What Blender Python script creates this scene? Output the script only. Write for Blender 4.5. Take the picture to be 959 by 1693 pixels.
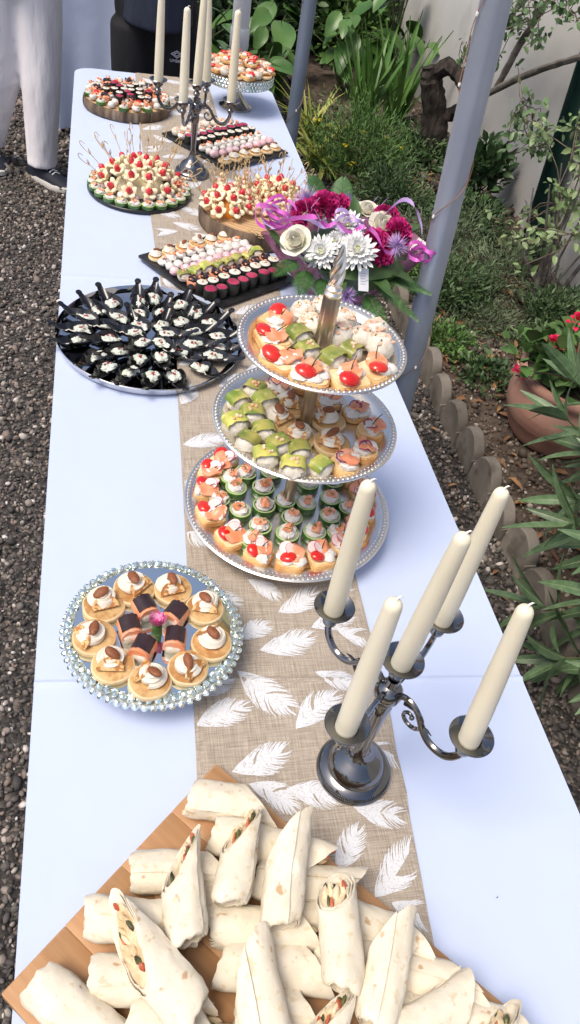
import bpy, math, random
import numpy as np
from mathutils import Vector, Matrix, noise as mnoise
random.seed(11); np.random.seed(11)
R_ = math.radians
scene = bpy.context.scene
for o in list(bpy.data.objects): bpy.data.objects.remove(o)
# ------------------------------------------------------------------ camera
cam_data = bpy.data.cameras.new('camera'); cam = bpy.data.objects.new('camera', cam_data)
scene.collection.objects.link(cam); scene.camera = cam
CAM = Vector((0.1109, 0.0, 1.7524))
RX = Vector((0.973845, -0.166501, 0.154604)); DN = Vector((-0.013037, -0.720269, -0.693572)); FW = Vector((0.226837, 0.673416, -0.703602))
m = Matrix.Identity(4)
for i in range(3): m[i][0] = RX[i]; m[i][1] = -DN[i]; m[i][2] = -FW[i]; m[i][3] = CAM[i]
cam.matrix_world = m
cam_data.sensor_fit = 'VERTICAL'; cam_data.sensor_height = 36.0; cam_data.lens = 1272.0/1693.0*36.0
cam_data.clip_start = 0.02; cam_data.clip_end = 400
# ------------------------------------------------------------------ light
SUN_EL, SUN_AZ = R_(62), R_(-112)          # azimuth from +Y towards +X
w = bpy.data.worlds.new('World'); scene.world = w; w.use_nodes = True
nt = w.node_tree; bg = nt.nodes['Background']; sky = nt.nodes.new('ShaderNodeTexSky')
sky.sky_type = 'NISHITA'; sky.sun_disc = False; sky.sun_elevation = SUN_EL; sky.sun_rotation = SUN_AZ
sky.dust_density = 4.0; sky.air_density = .8; sky.ozone_density = .6
nt.links.new(sky.outputs[0], bg.inputs[0]); bg.inputs[1].default_value = 0.12
sd = bpy.data.lights.new('sun', 'SUN'); sun = bpy.data.objects.new('sun', sd); scene.collection.objects.link(sun)
sd.energy = 1.5; sd.angle = R_(28); sd.color = (1.0, 0.91, 0.79)
sv = Vector((math.sin(SUN_AZ)*math.cos(SUN_EL), math.cos(SUN_AZ)*math.cos(SUN_EL), math.sin(SUN_EL)))
sun.rotation_euler = (-sv).to_track_quat('-Z', 'Y').to_euler()
vs = scene.view_settings; vs.view_transform = 'Standard'; vs.look = 'None'; vs.gamma = 1; vs.use_curve_mapping = False
vs.exposure = 0.64
# ------------------------------------------------------------------ helpers
COL = scene.collection
def N(t, ty, **k):
    n = t.nodes.new(ty)
    for a, b in k.items(): setattr(n, a, b)
    return n
MATS = {}
def mat(name, col, rough=.5, metal=0., col2=None, scale=30., detail=4., lo=.4, hi=.6, bump=0., bscale=None, sss=0., coat=0., spec=.5,
        rnd=0., trans=0., alpha=1., island=0., spots=None, stretch=None, ior=1.45, bdist=.002):
    """procedural principled material: two-tone noise, optional speckles, bump, per-object / per-island variation"""
    if name in MATS: return MATS[name]
    m = bpy.data.materials.new(name); m.use_nodes = True; t = m.node_tree; b = t.nodes['Principled BSDF']; MATS[name] = m
    L = t.links.new
    tc = N(t, 'ShaderNodeTexCoord'); oi = N(t, 'ShaderNodeObjectInfo')
    vec = tc.outputs['Object']
    if stretch:
        mp = N(t, 'ShaderNodeMapping'); mp.inputs['Scale'].default_value = stretch; L(vec, mp.inputs[0]); vec = mp.outputs[0]
    mw = N(t, 'ShaderNodeMath', operation='MULTIPLY'); mw.inputs[1].default_value = 37.; L(oi.outputs['Random'], mw.inputs[0])
    c4 = lambda c: (c[0], c[1], c[2], 1)
    def noise(sc, det=detail):
        n = N(t, 'ShaderNodeTexNoise', noise_dimensions='4D'); n.inputs['Scale'].default_value = sc; n.inputs['Detail'].default_value = det
        L(vec, n.inputs['Vector']); L(mw.outputs[0], n.inputs['W']); return n.outputs['Fac']
    out = None
    if col2 is not None:
        r = N(t, 'ShaderNodeValToRGB'); r.color_ramp.elements[0].position = lo; r.color_ramp.elements[1].position = hi
        r.color_ramp.elements[0].color = c4(col); r.color_ramp.elements[1].color = c4(col2)
        L(noise(scale), r.inputs[0]); out = r.outputs[0]
    def mixc(fac, colr, base):
        x = N(t, 'ShaderNodeMix', data_type='RGBA')
        if base is None: x.inputs[6].default_value = c4(col)
        else: L(base, x.inputs[6])
        x.inputs[7].default_value = c4(colr); L(fac, x.inputs[0]); return x.outputs[2]
    for sp in (spots or []):            # (colour, scale, threshold, softness, strength)
        mr = N(t, 'ShaderNodeMapRange'); mr.inputs[1].default_value = sp[2]; mr.inputs[2].default_value = sp[2]+sp[3]; mr.inputs[4].default_value = sp[4]
        L(noise(sp[1], 2.), mr.inputs[0]); out = mixc(mr.outputs[0], sp[0], out)
    if rnd or island:
        h = N(t, 'ShaderNodeHueSaturation'); src = oi.outputs['Random']
        if island: src = N(t, 'ShaderNodeNewGeometry').outputs['Random Per Island']
        mr = N(t, 'ShaderNodeMapRange'); a = rnd or island; mr.inputs[3].default_value = 1-a; mr.inputs[4].default_value = 1+a
        L(src, mr.inputs[0]); L(mr.outputs[0], h.inputs['Value'])
        if out is None: h.inputs['Color'].default_value = c4(col)
        else: L(out, h.inputs['Color'])
        out = h.outputs[0]
    if out is None: b.inputs['Base Color'].default_value = c4(col)
    else: L(out, b.inputs['Base Color'])
    b.inputs['Roughness'].default_value = rough; b.inputs['Metallic'].default_value = metal; b.inputs['IOR'].default_value = ior
    b.inputs['Specular IOR Level'].default_value = spec; b.inputs['Coat Weight'].default_value = coat; b.inputs['Coat Roughness'].default_value = .1
    b.inputs['Transmission Weight'].default_value = trans; b.inputs['Alpha'].default_value = alpha
    if sss:
        b.inputs['Subsurface Weight'].default_value = sss; b.inputs['Subsurface Radius'].default_value = (.6, .4, .25); b.inputs['Subsurface Scale'].default_value = .006
    if bump:
        bp = N(t, 'ShaderNodeBump'); bp.inputs['Strength'].default_value = bump; bp.inputs['Distance'].default_value = bdist
        L(noise(bscale or scale*2), bp.inputs['Height']); L(bp.outputs[0], b.inputs['Normal'])
    return m

class MB:
    """mesh collector: primitives in local space, several materials"""
    def __init__(s, *mats): s.v = []; s.f = []; s.mi = []; s.mats = list(mats); s.c = 0; s.T = Matrix.Identity(4)
    def use(s, m):
        if m not in s.mats: s.mats.append(m)
        s.c = s.mats.index(m); return s
    def at(s, loc=(0,0,0), rot=(0,0,0), sc=(1,1,1)):
        from mathutils import Euler
        s.T = Matrix.LocRotScale(Vector(loc), Euler(rot), Vector(sc)); return s
    def add(s, vs_, fs):
        k = len(s.v); T = s.T
        s.v += [tuple(T @ Vector(p)) for p in vs_]
        s.f += [tuple(i+k for i in f) for f in fs]; s.mi += [s.c]*len(fs); return s
    def lathe(s, prof, n=24, wob=0., seed=0, ang=2*math.pi):
        vs_ = []; fs = []; P = len(prof); full = abs(ang-2*math.pi) < 1e-6; cols = n if full else n+1
        for i in range(cols):
            a = ang*i/n; k = 1+wob*mnoise.noise(Vector((math.cos(a)*1.5, math.sin(a)*1.5, seed*3.1)))
            for r, z in prof: vs_.append((r*k*math.cos(a), r*k*math.sin(a), z))
        for i in range(n):
            j = (i+1) % cols
            for q in range(P-1): fs.append((i*P+q, j*P+q, j*P+q+1, i*P+q+1))
        if full:
            if prof[0][0] > 1e-6: fs.append(tuple(i*P for i in range(n))[::-1])
            if prof[-1][0] > 1e-6: fs.append(tuple(i*P+P-1 for i in range(n)))
        return s.add(vs_, fs)
    def tube(s, pts, rad, n=8, cap=True, flat=1.):
        pts = [Vector(p) for p in pts]; K = len(pts); rad = [rad]*K if not hasattr(rad, '__len__') else rad
        vs_ = []; fs = []; up = None
        for i, p in enumerate(pts):
            d = (pts[min(i+1, K-1)]-pts[max(i-1, 0)]); d = d.normalized() if d.length > 1e-9 else Vector((0,0,1))
            if up is None: up = Vector((0,0,1)) if abs(d.z) < .9 else Vector((1,0,0))
            x = d.cross(up); x = x.normalized() if x.length > 1e-6 else Vector((1,0,0)); y = x.cross(d).normalized(); up = y
            for k in range(n):
                a = 2*math.pi*k/n; vs_.append(p+x*(rad[i]*math.cos(a))+y*(rad[i]*flat*math.sin(a)))
        for i in range(K-1):
            for k in range(n):
                q = (k+1) % n; fs.append((i*n+k, i*n+q, (i+1)*n+q, (i+1)*n+k))
        if cap: fs.append(tuple(range(n))[::-1]); fs.append(tuple((K-1)*n+k for k in range(n)))
        return s.add(vs_, fs)
    def blob(s, c, r, nu=12, nv=7, amp=.15, fr=1.6, seed=0., flat=None):
        c = Vector(c); r = (r, r, r) if not hasattr(r, '__len__') else r; vs_ = []; fs = []
        def pt(a, b):
            d = Vector((math.cos(a)*math.cos(b), math.sin(a)*math.cos(b), math.sin(b)))
            k = 1+amp*mnoise.noise(d*fr+Vector((seed*7.3, seed*1.7, seed*3.9)))*1.6
            p = Vector((d.x*r[0]*k, d.y*r[1]*k, d.z*r[2]*k))
            if flat is not None: p.z = max(p.z, flat)
            return p+c
        vs_.append(pt(0, -math.pi/2))
        for j in range(1, nv):
            b = -math.pi/2+math.pi*j/nv
            for i in range(nu): vs_.append(pt(2*math.pi*i/nu, b))
        vs_.append(pt(0, math.pi/2)); last = len(vs_)-1
        for i in range(nu):
            fs.append((0, 1+(i+1) % nu, 1+i)); fs.append((last, 1+(nv-2)*nu+i, 1+(nv-2)*nu+(i+1) % nu))
            for j in range(nv-2): a0 = 1+j*nu; fs.append((a0+i, a0+(i+1) % nu, a0+nu+(i+1) % nu, a0+nu+i))
        return s.add(vs_, fs)
    def rbox(s, sx, sy, z0, z1, rad=.004, bev=.002, nc=4, wob=0., seed=0., pw=None):
        out = []
        for q, (cx, cy) in enumerate(((1,1),(-1,1),(-1,-1),(1,-1))):
            for k in range(nc+1):
                a = math.pi/2*(q+k/nc); out.append((cx*(sx/2-rad)+rad*math.cos(a), cy*(sy/2-rad)+rad*math.sin(a)))
        n = len(out); lay = ((bev, z0), (0, z0+bev), (0, z1-bev), (bev, z1)); vs_ = []; fs = []
        for ins, z in lay:
            kx = 1-2*ins/sx; ky = 1-2*ins/sy
            for x, y in out:
                d = wob*mnoise.noise(Vector((x*60, y*60, seed*5))) if wob else 0
                vs_.append((x*kx*(1+d), y*ky*(1+d), z+(d*.004 if z > z0+bev else 0)))
        for j in range(3):
            for i in range(n): fs.append((j*n+i, j*n+(i+1) % n, (j+1)*n+(i+1) % n, (j+1)*n+i))
        fs.append(tuple(range(n))[::-1]); fs.append(tuple(3*n+i for i in range(n)))
        return s.add(vs_, fs)
    def ribbon(s, pts, wid, side=None):
        pts = [Vector(p) for p in pts]; K = len(pts); wid = [wid]*K if not hasattr(wid, '__len__') else wid; vs_ = []; fs = []
        for i, p in enumerate(pts):
            d = (pts[min(i+1, K-1)]-pts[max(i-1, 0)]).normalized(); sd_ = Vector(side) if side else Vector((0,0,1))
            x = d.cross(sd_); x = x.normalized() if x.length > 1e-6 else Vector((1,0,0))
            vs_ += [p-x*wid[i]/2, p+x*wid[i]/2]
        for i in range(K-1): fs.append((2*i, 2*i+1, 2*i+3, 2*i+2))
        return s.add(vs_, fs)
    def mesh(s, name, smooth=True, ang=38):
        me = bpy.data.meshes.new(name); me.from_pydata(s.v, [], s.f)
        for m_ in s.mats: me.materials.append(m_)
        if len(s.mats) > 1: me.polygons.foreach_set('material_index', s.mi)
        if smooth:
            me.polygons.foreach_set('use_smooth', [True]*len(me.polygons)); me.set_sharp_from_angle(angle=R_(ang))
        me.update(); return me

def link(name, me, parent=None, loc=None, rot=None, sc=None):
    o = bpy.data.objects.new(name, me); COL.objects.link(o)
    if parent: o.parent = parent
    if loc is not None: o.location = loc
    if rot is not None: o.rotation_euler = rot
    if sc is not None: o.scale = (sc, sc, sc) if not hasattr(sc, '__len__') else sc
    return o
def tag(o, label, cat, group=None):
    o['label'] = label; o['category'] = cat
    if group: o['group'] = group
    return o
def kind(o, k): o['kind'] = k; return o
def place(name, label, cat, parts, loc, rz=0., rot=None, s=1., group=None):
    """parts: mesh (one-piece thing) or [(part_name, mesh, [sub...]), ...] under an Empty"""
    r = rot if rot is not None else (0, 0, rz)
    if isinstance(parts, bpy.types.Mesh): o = link(name, parts, None, loc, r, s)
    else:
        o = link(name, None, None, loc, r, s); o.empty_display_size = .02
        def rec(ps, par):
            for p in ps:
                c = link(p[0], p[1], par)
                if len(p) > 2: rec(p[2], c)
        rec(parts, o)
    return tag(o, label, cat, group)
ORD = ['first','second','third','fourth','fifth','sixth','seventh','eighth','ninth','tenth','eleventh','twelfth','thirteenth','fourteenth','fifteenth',
       'sixteenth','seventeenth','eighteenth','nineteenth','twentieth','twenty-first','twenty-second','twenty-third','twenty-fourth','twenty-fifth','twenty-sixth',
       'twenty-seventh','twenty-eighth','twenty-ninth','thirtieth']
ORD += ['%dth' % k if k % 10 not in (1, 2, 3) else '%d%s' % (k, ('st', 'nd', 'rd')[k % 10-1]) for k in range(31, 80)]
def view_x(p):
    d = Vector((p[0], p[1], p[2] if len(p) > 2 else .78))-CAM; return d.dot(RX)/d.dot(FW)
def rank_left(pts):
    idx = sorted(range(len(pts)), key=lambda i: view_x(pts[i])); r = [0]*len(pts)
    for k, i in enumerate(idx): r[i] = k
    return r
def ordl(i, n): return 'leftmost' if i == 0 else ('rightmost' if i == n-1 else ORD[i]+' from the left')
def rank_clock(pts, c):
    """clockwise seen from above, starting at the rear (far side)"""
    an = [(math.atan2(p[0]-c[0], p[1]-c[1])) % (2*math.pi) for p in pts]
    idx = sorted(range(len(pts)), key=lambda i: an[i]); r = [0]*len(pts)
    for k, i in enumerate(idx): r[i] = k
    return r
U = random.uniform
TZ = .74
# ------------------------------------------------------------------ scatter helper (many small pieces as one mesh)
def scat(name, tv, tf, Rm, pos, material):
    tv = np.asarray(tv, float); tf = np.asarray(tf, int); n = len(pos); k = len(tv)
    V = (np.einsum('nij,kj->nki', Rm, tv)+pos[:, None, :]).reshape(-1, 3)
    F = (tf[None]+(np.arange(n)*k)[:, None, None]).reshape(-1, tf.shape[1])
    me = bpy.data.meshes.new(name); me.vertices.add(len(V)); me.vertices.foreach_set('co', V.astype(np.float32).ravel())
    me.loops.add(F.size); me.loops.foreach_set('vertex_index', F.astype(np.int32).ravel())
    me.polygons.add(len(F)); me.polygons.foreach_set('loop_start', (np.arange(len(F))*F.shape[1]).astype(np.int32))
    me.materials.append(material); me.update(calc_edges=True); me.validate(); return me
def rots(n, rng, mode='any', lean=.6):
    """random rotation matrices; 'any' or 'leaf' (x axis roughly outward along az, tilted)"""
    if mode == 'any':
        q = rng.normal(size=(n, 4)); q /= np.linalg.norm(q, axis=1)[:, None]
        a, b, c, d = q.T
        return np.stack([np.stack([1-2*(c*c+d*d), 2*(b*c-a*d), 2*(b*d+a*c)], -1), np.stack([2*(b*c+a*d), 1-2*(b*b+d*d), 2*(c*d-a*b)], -1), np.stack([2*(b*d-a*c), 2*(c*d+a*b), 1-2*(b*b+c*c)], -1)], 1)
def frame(dx, up):
    """rotation matrices whose first column is dx and third column near up"""
    dx = dx/np.linalg.norm(dx, axis=1)[:, None]; y = np.cross(up, dx); y /= np.maximum(np.linalg.norm(y, axis=1), 1e-6)[:, None]
    z = np.cross(dx, y); return np.stack([dx, y, z], 2)
phi = (1+5**.5)/2
ICO_V = np.array([(-1,phi,0),(1,phi,0),(-1,-phi,0),(1,-phi,0),(0,-1,phi),(0,1,phi),(0,-1,-phi),(0,1,-phi),(phi,0,-1),(phi,0,1),(-phi,0,-1),(-phi,0,1)])/1.902
ICO_F = [(0,11,5),(0,5,1),(0,1,7),(0,7,10),(0,10,11),(1,5,9),(5,11,4),(11,10,2),(10,7,6),(7,1,8),(3,9,4),(3,4,2),(3,2,6),(3,6,8),(3,8,9),(4,9,5),(2,4,11),(6,2,10),(8,6,7),(9,8,1)]
def leaf_t(wd=.38, cup=.08, droop=.12):
    v = [(0,0,0),(.3,-wd*.42,cup),(.3,0,0),(.3,wd*.42,cup),(.68,-wd*.40,cup*.7-droop*.4),(.68,0,-droop*.4),(.68,wd*.40,cup*.7-droop*.4),(1,0,-droop)]
    return v, [(0,1,2),(0,2,3),(1,4,5),(1,5,2),(2,5,6),(2,6,3),(4,7,5),(5,7,6)]
def leaf_h(wd=.7, cup=.08, droop=.3, n=10, heart=.0):
    v = []; f = []
    for i in range(n+1):
        t = i/n; w_ = wd*math.sin(math.pi*(t**.72)*.985+.015)**.8*(1-.12*t); z = -droop*t*t; x = t
        for q in (-1, -.5, 0, .5, 1): v.append((x-heart*abs(q)*(1-t)**3, q*w_/2, z+cup*w_*abs(q)**1.3+.012*math.sin(t*9+q*3)*abs(q)))
    for i in range(n):
        for q in range(4): a = 5*i+q; f.append((a, a+5, a+6, a+1))
    return v, f
def blade_t(wd=.06, droop=.3, n=5):
    v = []; f = []
    for i in range(n+1):
        t = i/n; w_ = wd*(1-t**2.2)*(.55+.9*t*(1-t)*2); v += [(t, -w_/2, -droop*t*t+.01), (t, 0, -droop*t*t), (t, w_/2, -droop*t*t+.01)]
    for i in range(n):
        a = 3*i
        for q in (0, 1): f += [(a+q, a+q+3, a+q+4), (a+q, a+q+4, a+q+1)]
    return v, f
# ------------------------------------------------------------------ ground
def ground_mat(name, dark, mid, light, scale):
    m = bpy.data.materials.new(name); m.use_nodes = True; t = m.node_tree; b = t.nodes['Principled BSDF']; L = t.links.new
    tc = N(t, 'ShaderNodeTexCoord'); vo = N(t, 'ShaderNodeTexVoronoi'); vo.inputs['Scale'].default_value = scale; L(tc.outputs['Object'], vo.inputs['Vector'])
    wn = N(t, 'ShaderNodeTexWhiteNoise'); L(vo.outputs['Position'], wn.inputs['Vector'])
    r = N(t, 'ShaderNodeValToRGB'); cr = r.color_ramp
    cr.elements[0].color = (*dark, 1); cr.elements[0].position = .1; cr.elements[1].color = (*light, 1); cr.elements[1].position = 1.
    e = cr.elements.new(.7); e.color = (*mid, 1); L(wn.outputs['Value'], r.inputs[0]); L(r.outputs[0], b.inputs['Base Color'])
    bp = N(t, 'ShaderNodeBump'); bp.inputs['Strength'].default_value = 1.; bp.inputs['Distance'].default_value = .012; bp.invert = True
    L(vo.outputs['Distance'], bp.inputs['Height']); L(bp.outputs[0], b.inputs['Normal']); b.inputs['Roughness'].default_value = .85; return m
def pebble_mat(name, cols):
    m = bpy.data.materials.new(name); m.use_nodes = True; t = m.node_tree; b = t.nodes['Principled BSDF']; L = t.links.new
    g = N(t, 'ShaderNodeNewGeometry'); r = N(t, 'ShaderNodeValToRGB'); cr = r.color_ramp; cr.interpolation = 'LINEAR'
    cr.elements[0].position = 0; cr.elements[0].color = (*cols[0][1], 1); cr.elements[1].position = 1; cr.elements[1].color = (*cols[-1][1], 1)
    for p, c in cols[1:-1]: e = cr.elements.new(p); e.color = (*c, 1)
    L(g.outputs['Random Per Island'], r.inputs[0])
    nz = N(t, 'ShaderNodeTexNoise'); nz.inputs['Scale'].default_value = 260.; tc = N(t, 'ShaderNodeTexCoord'); L(tc.outputs['Object'], nz.inputs['Vector'])
    mx = N(t, 'ShaderNodeMix', data_type='RGBA', blend_type='MULTIPLY'); mx.inputs[0].default_value = .6; L(r.outputs[0], mx.inputs[6]); L(nz.outputs['Color'], mx.inputs[7])
    h = N(t, 'ShaderNodeHueSaturation'); h.inputs['Value'].default_value = 1.6; h.inputs['Saturation'].default_value = .9; L(mx.outputs[2], h.inputs['Color'])
    L(h.outputs[0], b.inputs['Base Color']); b.inputs['Roughness'].default_value = .75; return m
GM = ground_mat('gravel_base', (.018,.016,.014), (.06,.052,.045), (.16,.13,.11), 80)
g = MB(GM).add([(-120,-120,0),(120,-120,0),(120,120,0),(-120,120,0)], [(0,1,2,3)]); kind(link('ground', g.mesh('ground')), 'structure')
PM = pebble_mat('pebbles', [(0,(.035,.031,.028)),(.40,(.078,.068,.058)),(.62,(.125,.108,.092)),(.78,(.18,.13,.098)),(.90,(.25,.215,.18)),(.97,(.40,.35,.30)),(1,(.55,.51,.46))])
def pebbles(name, label, boxes, material, seed, zf=lambda x, y: 0*x):
    rng = np.random.default_rng(seed); P = []; S = []
    for x0, x1, y0, y1, size, dens in boxes:
        n = int((x1-x0)*(y1-y0)*dens/(size*size)); P.append(np.stack([rng.uniform(x0, x1, n), rng.uniform(y0, y1, n), np.zeros(n)], 1)); S.append(size*np.exp(rng.normal(-.12, .33, n)))
    P = np.concatenate(P); S = np.concatenate(S); n = len(P)
    Rm = rots(n, rng); sc = np.stack([S*rng.uniform(.45, .75, n), S*rng.uniform(.3, .55, n), S*rng.uniform(.22, .42, n)], 1)
    P[:, 2] = zf(P[:, 0], P[:, 1])+S*rng.uniform(.02, .38, n)
    o = link(name, scat(name, ICO_V, ICO_F, Rm*sc[:, None, :], P, material)); o['label'] = label; o['category'] = 'gravel'; return kind(o, 'stuff')
pebbles('gravel', 'dark grey and brown loose gravel covering the ground left of the table', [(-.55,.03,.15,1.9,.0125,1.15), (-.7,.03,1.9,4.0,.0145,1.1), (-1.1,.03,4.0,6.6,.021,1.1)], PM, 3)
pebbles('gravel', 'dark gravel strip between table and concrete edging', [(.80,1.36,.75,3.1,.0155,1.1), (.85,1.36,3.1,5.2,.024,1.)], PM, 4)
# soil bed behind the edging
SM = mat('soil', (.04,.029,.021), .95, col2=(.13,.098,.072), scale=26, lo=.35, hi=.7, bump=1., bscale=90)
def soil_z(x, y): return .045+.03*np.clip((x-1.42)/.8, 0, 1)+.012*np.sin(x*9+y*5)+.01*np.sin(y*11-x*4)
gx = np.linspace(1.385, 2.32, 30); gy = np.linspace(-.5, 9, 150); V = [(x, y, float(soil_z(x, y))) for y in gy for x in gx]; nx = len(gx)
s_ = MB(SM).add(V, [(j*nx+i, j*nx+i+1, (j+1)*nx+i+1, (j+1)*nx+i) for j in range(len(gy)-1) for i in range(nx-1)]); kind(link('soil', s_.mesh('soil')), 'structure')
CM = pebble_mat('mulch', [(0,(.035,.025,.018)),(.5,(.09,.066,.048)),(.75,(.16,.12,.088)),(.9,(.22,.165,.12)),(.97,(.36,.31,.26)),(1,(.5,.46,.42))])
o = pebbles('mulch', 'brown crumbly soil and bark chips in the flower bed', [(1.40,2.3,1.0,3.2,.0155,.75), (1.4,2.3,3.2,5.5,.03,.6)], CM, 5, soil_z); o['category'] = 'mulch'
# dead leaves lying about
DL = mat('dead_leaf', (.30,.16,.07), .7, col2=(.16,.08,.04), scale=20, island=.5)
rng = np.random.default_rng(8); n = 520
P = np.stack([rng.uniform(1.4, 2.25, n), rng.uniform(1.1, 4.6, n), np.zeros(n)], 1); k = rng.uniform(0, 1, n) < .14; P[k, 0] = rng.uniform(.85, 1.3, k.sum()); P[k,1] = rng.uniform(1., 2.8, k.sum())
P[:, 2] = np.where(P[:, 0] > 1.39, soil_z(P[:, 0], P[:, 1]), 0)+.016
az = rng.uniform(0, 6.28, n); dx = np.stack([np.cos(az), np.sin(az), rng.uniform(-.3, .3, n)], 1); up = np.stack([rng.normal(0, .4, n), rng.normal(0, .4, n), np.ones(n)], 1)
tv, tf = leaf_t(.34, .12, .1); o = link('fallen_leaves', scat('fallen_leaves', tv, tf, frame(dx, up)*rng.uniform(.03, .075, n)[:, None, None], P, DL))
o['label'] = 'dry brown fallen leaves scattered over soil and gravel'; o['category'] = 'leaves'; kind(o, 'stuff')
# ------------------------------------------------------------------ garden wall
WM = mat('stucco', (.45,.44,.415), .92, col2=(.60,.59,.565), scale=1.7, detail=8, lo=.3, hi=.72, bump=.6, bscale=120, spots=[((.27,.255,.23), 3.2, .56, .2, .6), ((.52,.51,.49), 9., .6, .1, .5)])
wb = MB(WM); ys = np.linspace(-1.5, 13, 60); zs = np.linspace(-.05, 2.3, 14); V = []; nz = len(zs)
for y in ys:
    for z in zs: V.append((2.29+.012*mnoise.noise(Vector((y*1.3, z*1.7, 0))), y, z))
wb.add(V, [(i*nz+j, i*nz+j+1, (i+1)*nz+j+1, (i+1)*nz+j) for i in range(len(ys)-1) for j in range(nz-1)])
wb.add([(2.31,-1.5,-.05),(2.31,13,-.05),(2.31,13,2.3),(2.31,-1.5,2.3),(2.5,-1.5,-.05),(2.5,13,-.05),(2.5,13,2.3),(2.5,-1.5,2.3)], [(4,5,6,7),(3,2,6,7),(0,4,7,3),(1,2,6,5)])
tag(link('garden_wall', wb.mesh('garden_wall')), 'weathered grey stucco garden wall behind the flower bed', 'wall')
# ------------------------------------------------------------------ scalloped concrete edging
EM = mat('edging_concrete', (.15,.132,.11), .9, col2=(.235,.21,.178), scale=9, detail=7, bump=.7, bscale=160, rnd=.18, spots=[((.075,.065,.045), 14, .56, .12, .7)])
def edging(seed):
    b = MB(EM); wdt, hgt, th = .154, .155, .042; out = [(-wdt/2, -.10), (-wdt/2, hgt-.075)]
    for k in range(11): a = math.pi*(1-k/10); out.append((wdt/2*math.cos(a)*.93, hgt-.075+.075*math.sin(a)))
    out += [(wdt/2, hgt-.075), (wdt/2, -.10)]; n_ = len(out); v = []
    for (xx, bv) in ((-th/2, 1), (-th/2+.006, 0), (th/2-.006, 0), (th/2, 1)):
        for (yy, zz) in out: v.append((xx+.003*mnoise.noise(Vector((yy*40, zz*40, seed))), yy*(1-.05*bv), zz-(.006*bv if zz > 0 else 0)))
    f = [tuple(range(n_)), tuple(3*n_+i for i in range(n_))[::-1]]
    for j in range(3): f += [(j*n_+i, (j+1)*n_+i, (j+1)*n_+(i+1) % n_, j*n_+(i+1) % n_) for i in range(n_)]
    return b.add(v, f).mesh('edging_stone')
em = [edging(k*3.3) for k in range(4)]; ye = [2.903-.163*k for k in range(14)]
for k, y in enumerate(ye):
    place('edging_stone', 'round-topped concrete edging stone beside gravel strip, %s counted from the tent pole forward' % ORD[k], 'edging stone', em[k % 4],
          (1.375+U(-.006,.006), y, -.012+U(-.008,.006)), rot=(U(-.04,.04), U(-.06,.05), U(-.06,.06)), group='concrete edging stones along the bed')
# ------------------------------------------------------------------ poles
PMt = mat('pole_paint', (.31,.345,.42), .36, metal=.35, col2=(.35,.385,.46), scale=6, bump=.08, bscale=60)
PMd = mat('pole_paint_dark', (.16,.20,.26), .42, metal=.25, col2=(.19,.23,.30), scale=6)
WHT = mat('white_plastic', (.72,.74,.78), .5)
WIRE = mat('copper_wire', (.55,.30,.16), .35, metal=.9)
BULB = mat('tiny_bulb', (.9,.88,.8), .2, spec=.8)
def pole(name, label, base, top, r, m_, wire=True, foot=True):
    b = Vector(base); t_ = Vector(top); e = link(name, None, None, b); tag(e, label, 'tent pole', 'tent poles')
    d = t_-b; B = MB(m_).tube([(0,0,.0), d*.5, d], r, 20); link('tube', B.mesh('tube'), e)
    link('foot_plate', MB(m_).rbox(.12, .12, 0, .006, .01, .002).mesh('foot_plate'), e)
    link('collar', MB(m_).tube([d*.30, d*.305, d*.335, d*.34], [r*1.02, r*1.12, r*1.12, r*1.02], 20).mesh('collar'), e) if not wire else None
    if wire:
        W_ = MB(WIRE); pts = []; K = 150
        u = d.normalized(); x = u.cross(Vector((0,1,0))).normalized(); y = u.cross(x)
        for i in range(K):
            s = .25+.72*i/K; a = i*.17+.8*math.sin(i*.13); rr = r*1.05+.004*abs(math.sin(i*.31)); pts.append(d*s+x*rr*math.cos(a)+y*rr*math.sin(a))
        W_.tube(pts, .0011, 4); wo = link('fairy_light_wire', W_.mesh('fairy_light_wire'), e)
        for i in range(6, K, 12): link('bulb', MB(BULB).blob(pts[i], (.0035,.0035,.005), 6, 4, 0).mesh('bulb'), wo)
    return e
pole('tent_pole', 'thick grey-blue tent pole wrapped with thin copper wire beside the bouquet', (.945,1.62,0), (.775,1.62,2.3), .0305, PMt)
pole('tent_pole', 'slim darker grey tent pole behind the far table corner', (.905,3.45,0), (.88,3.45,2.3), .0285, PMd)
pole('tent_pole', 'white tent pole standing behind the silver cake stand', (.73,4.0,0), (.69,4.0,2.3), .04, WHT, wire=False)
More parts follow.
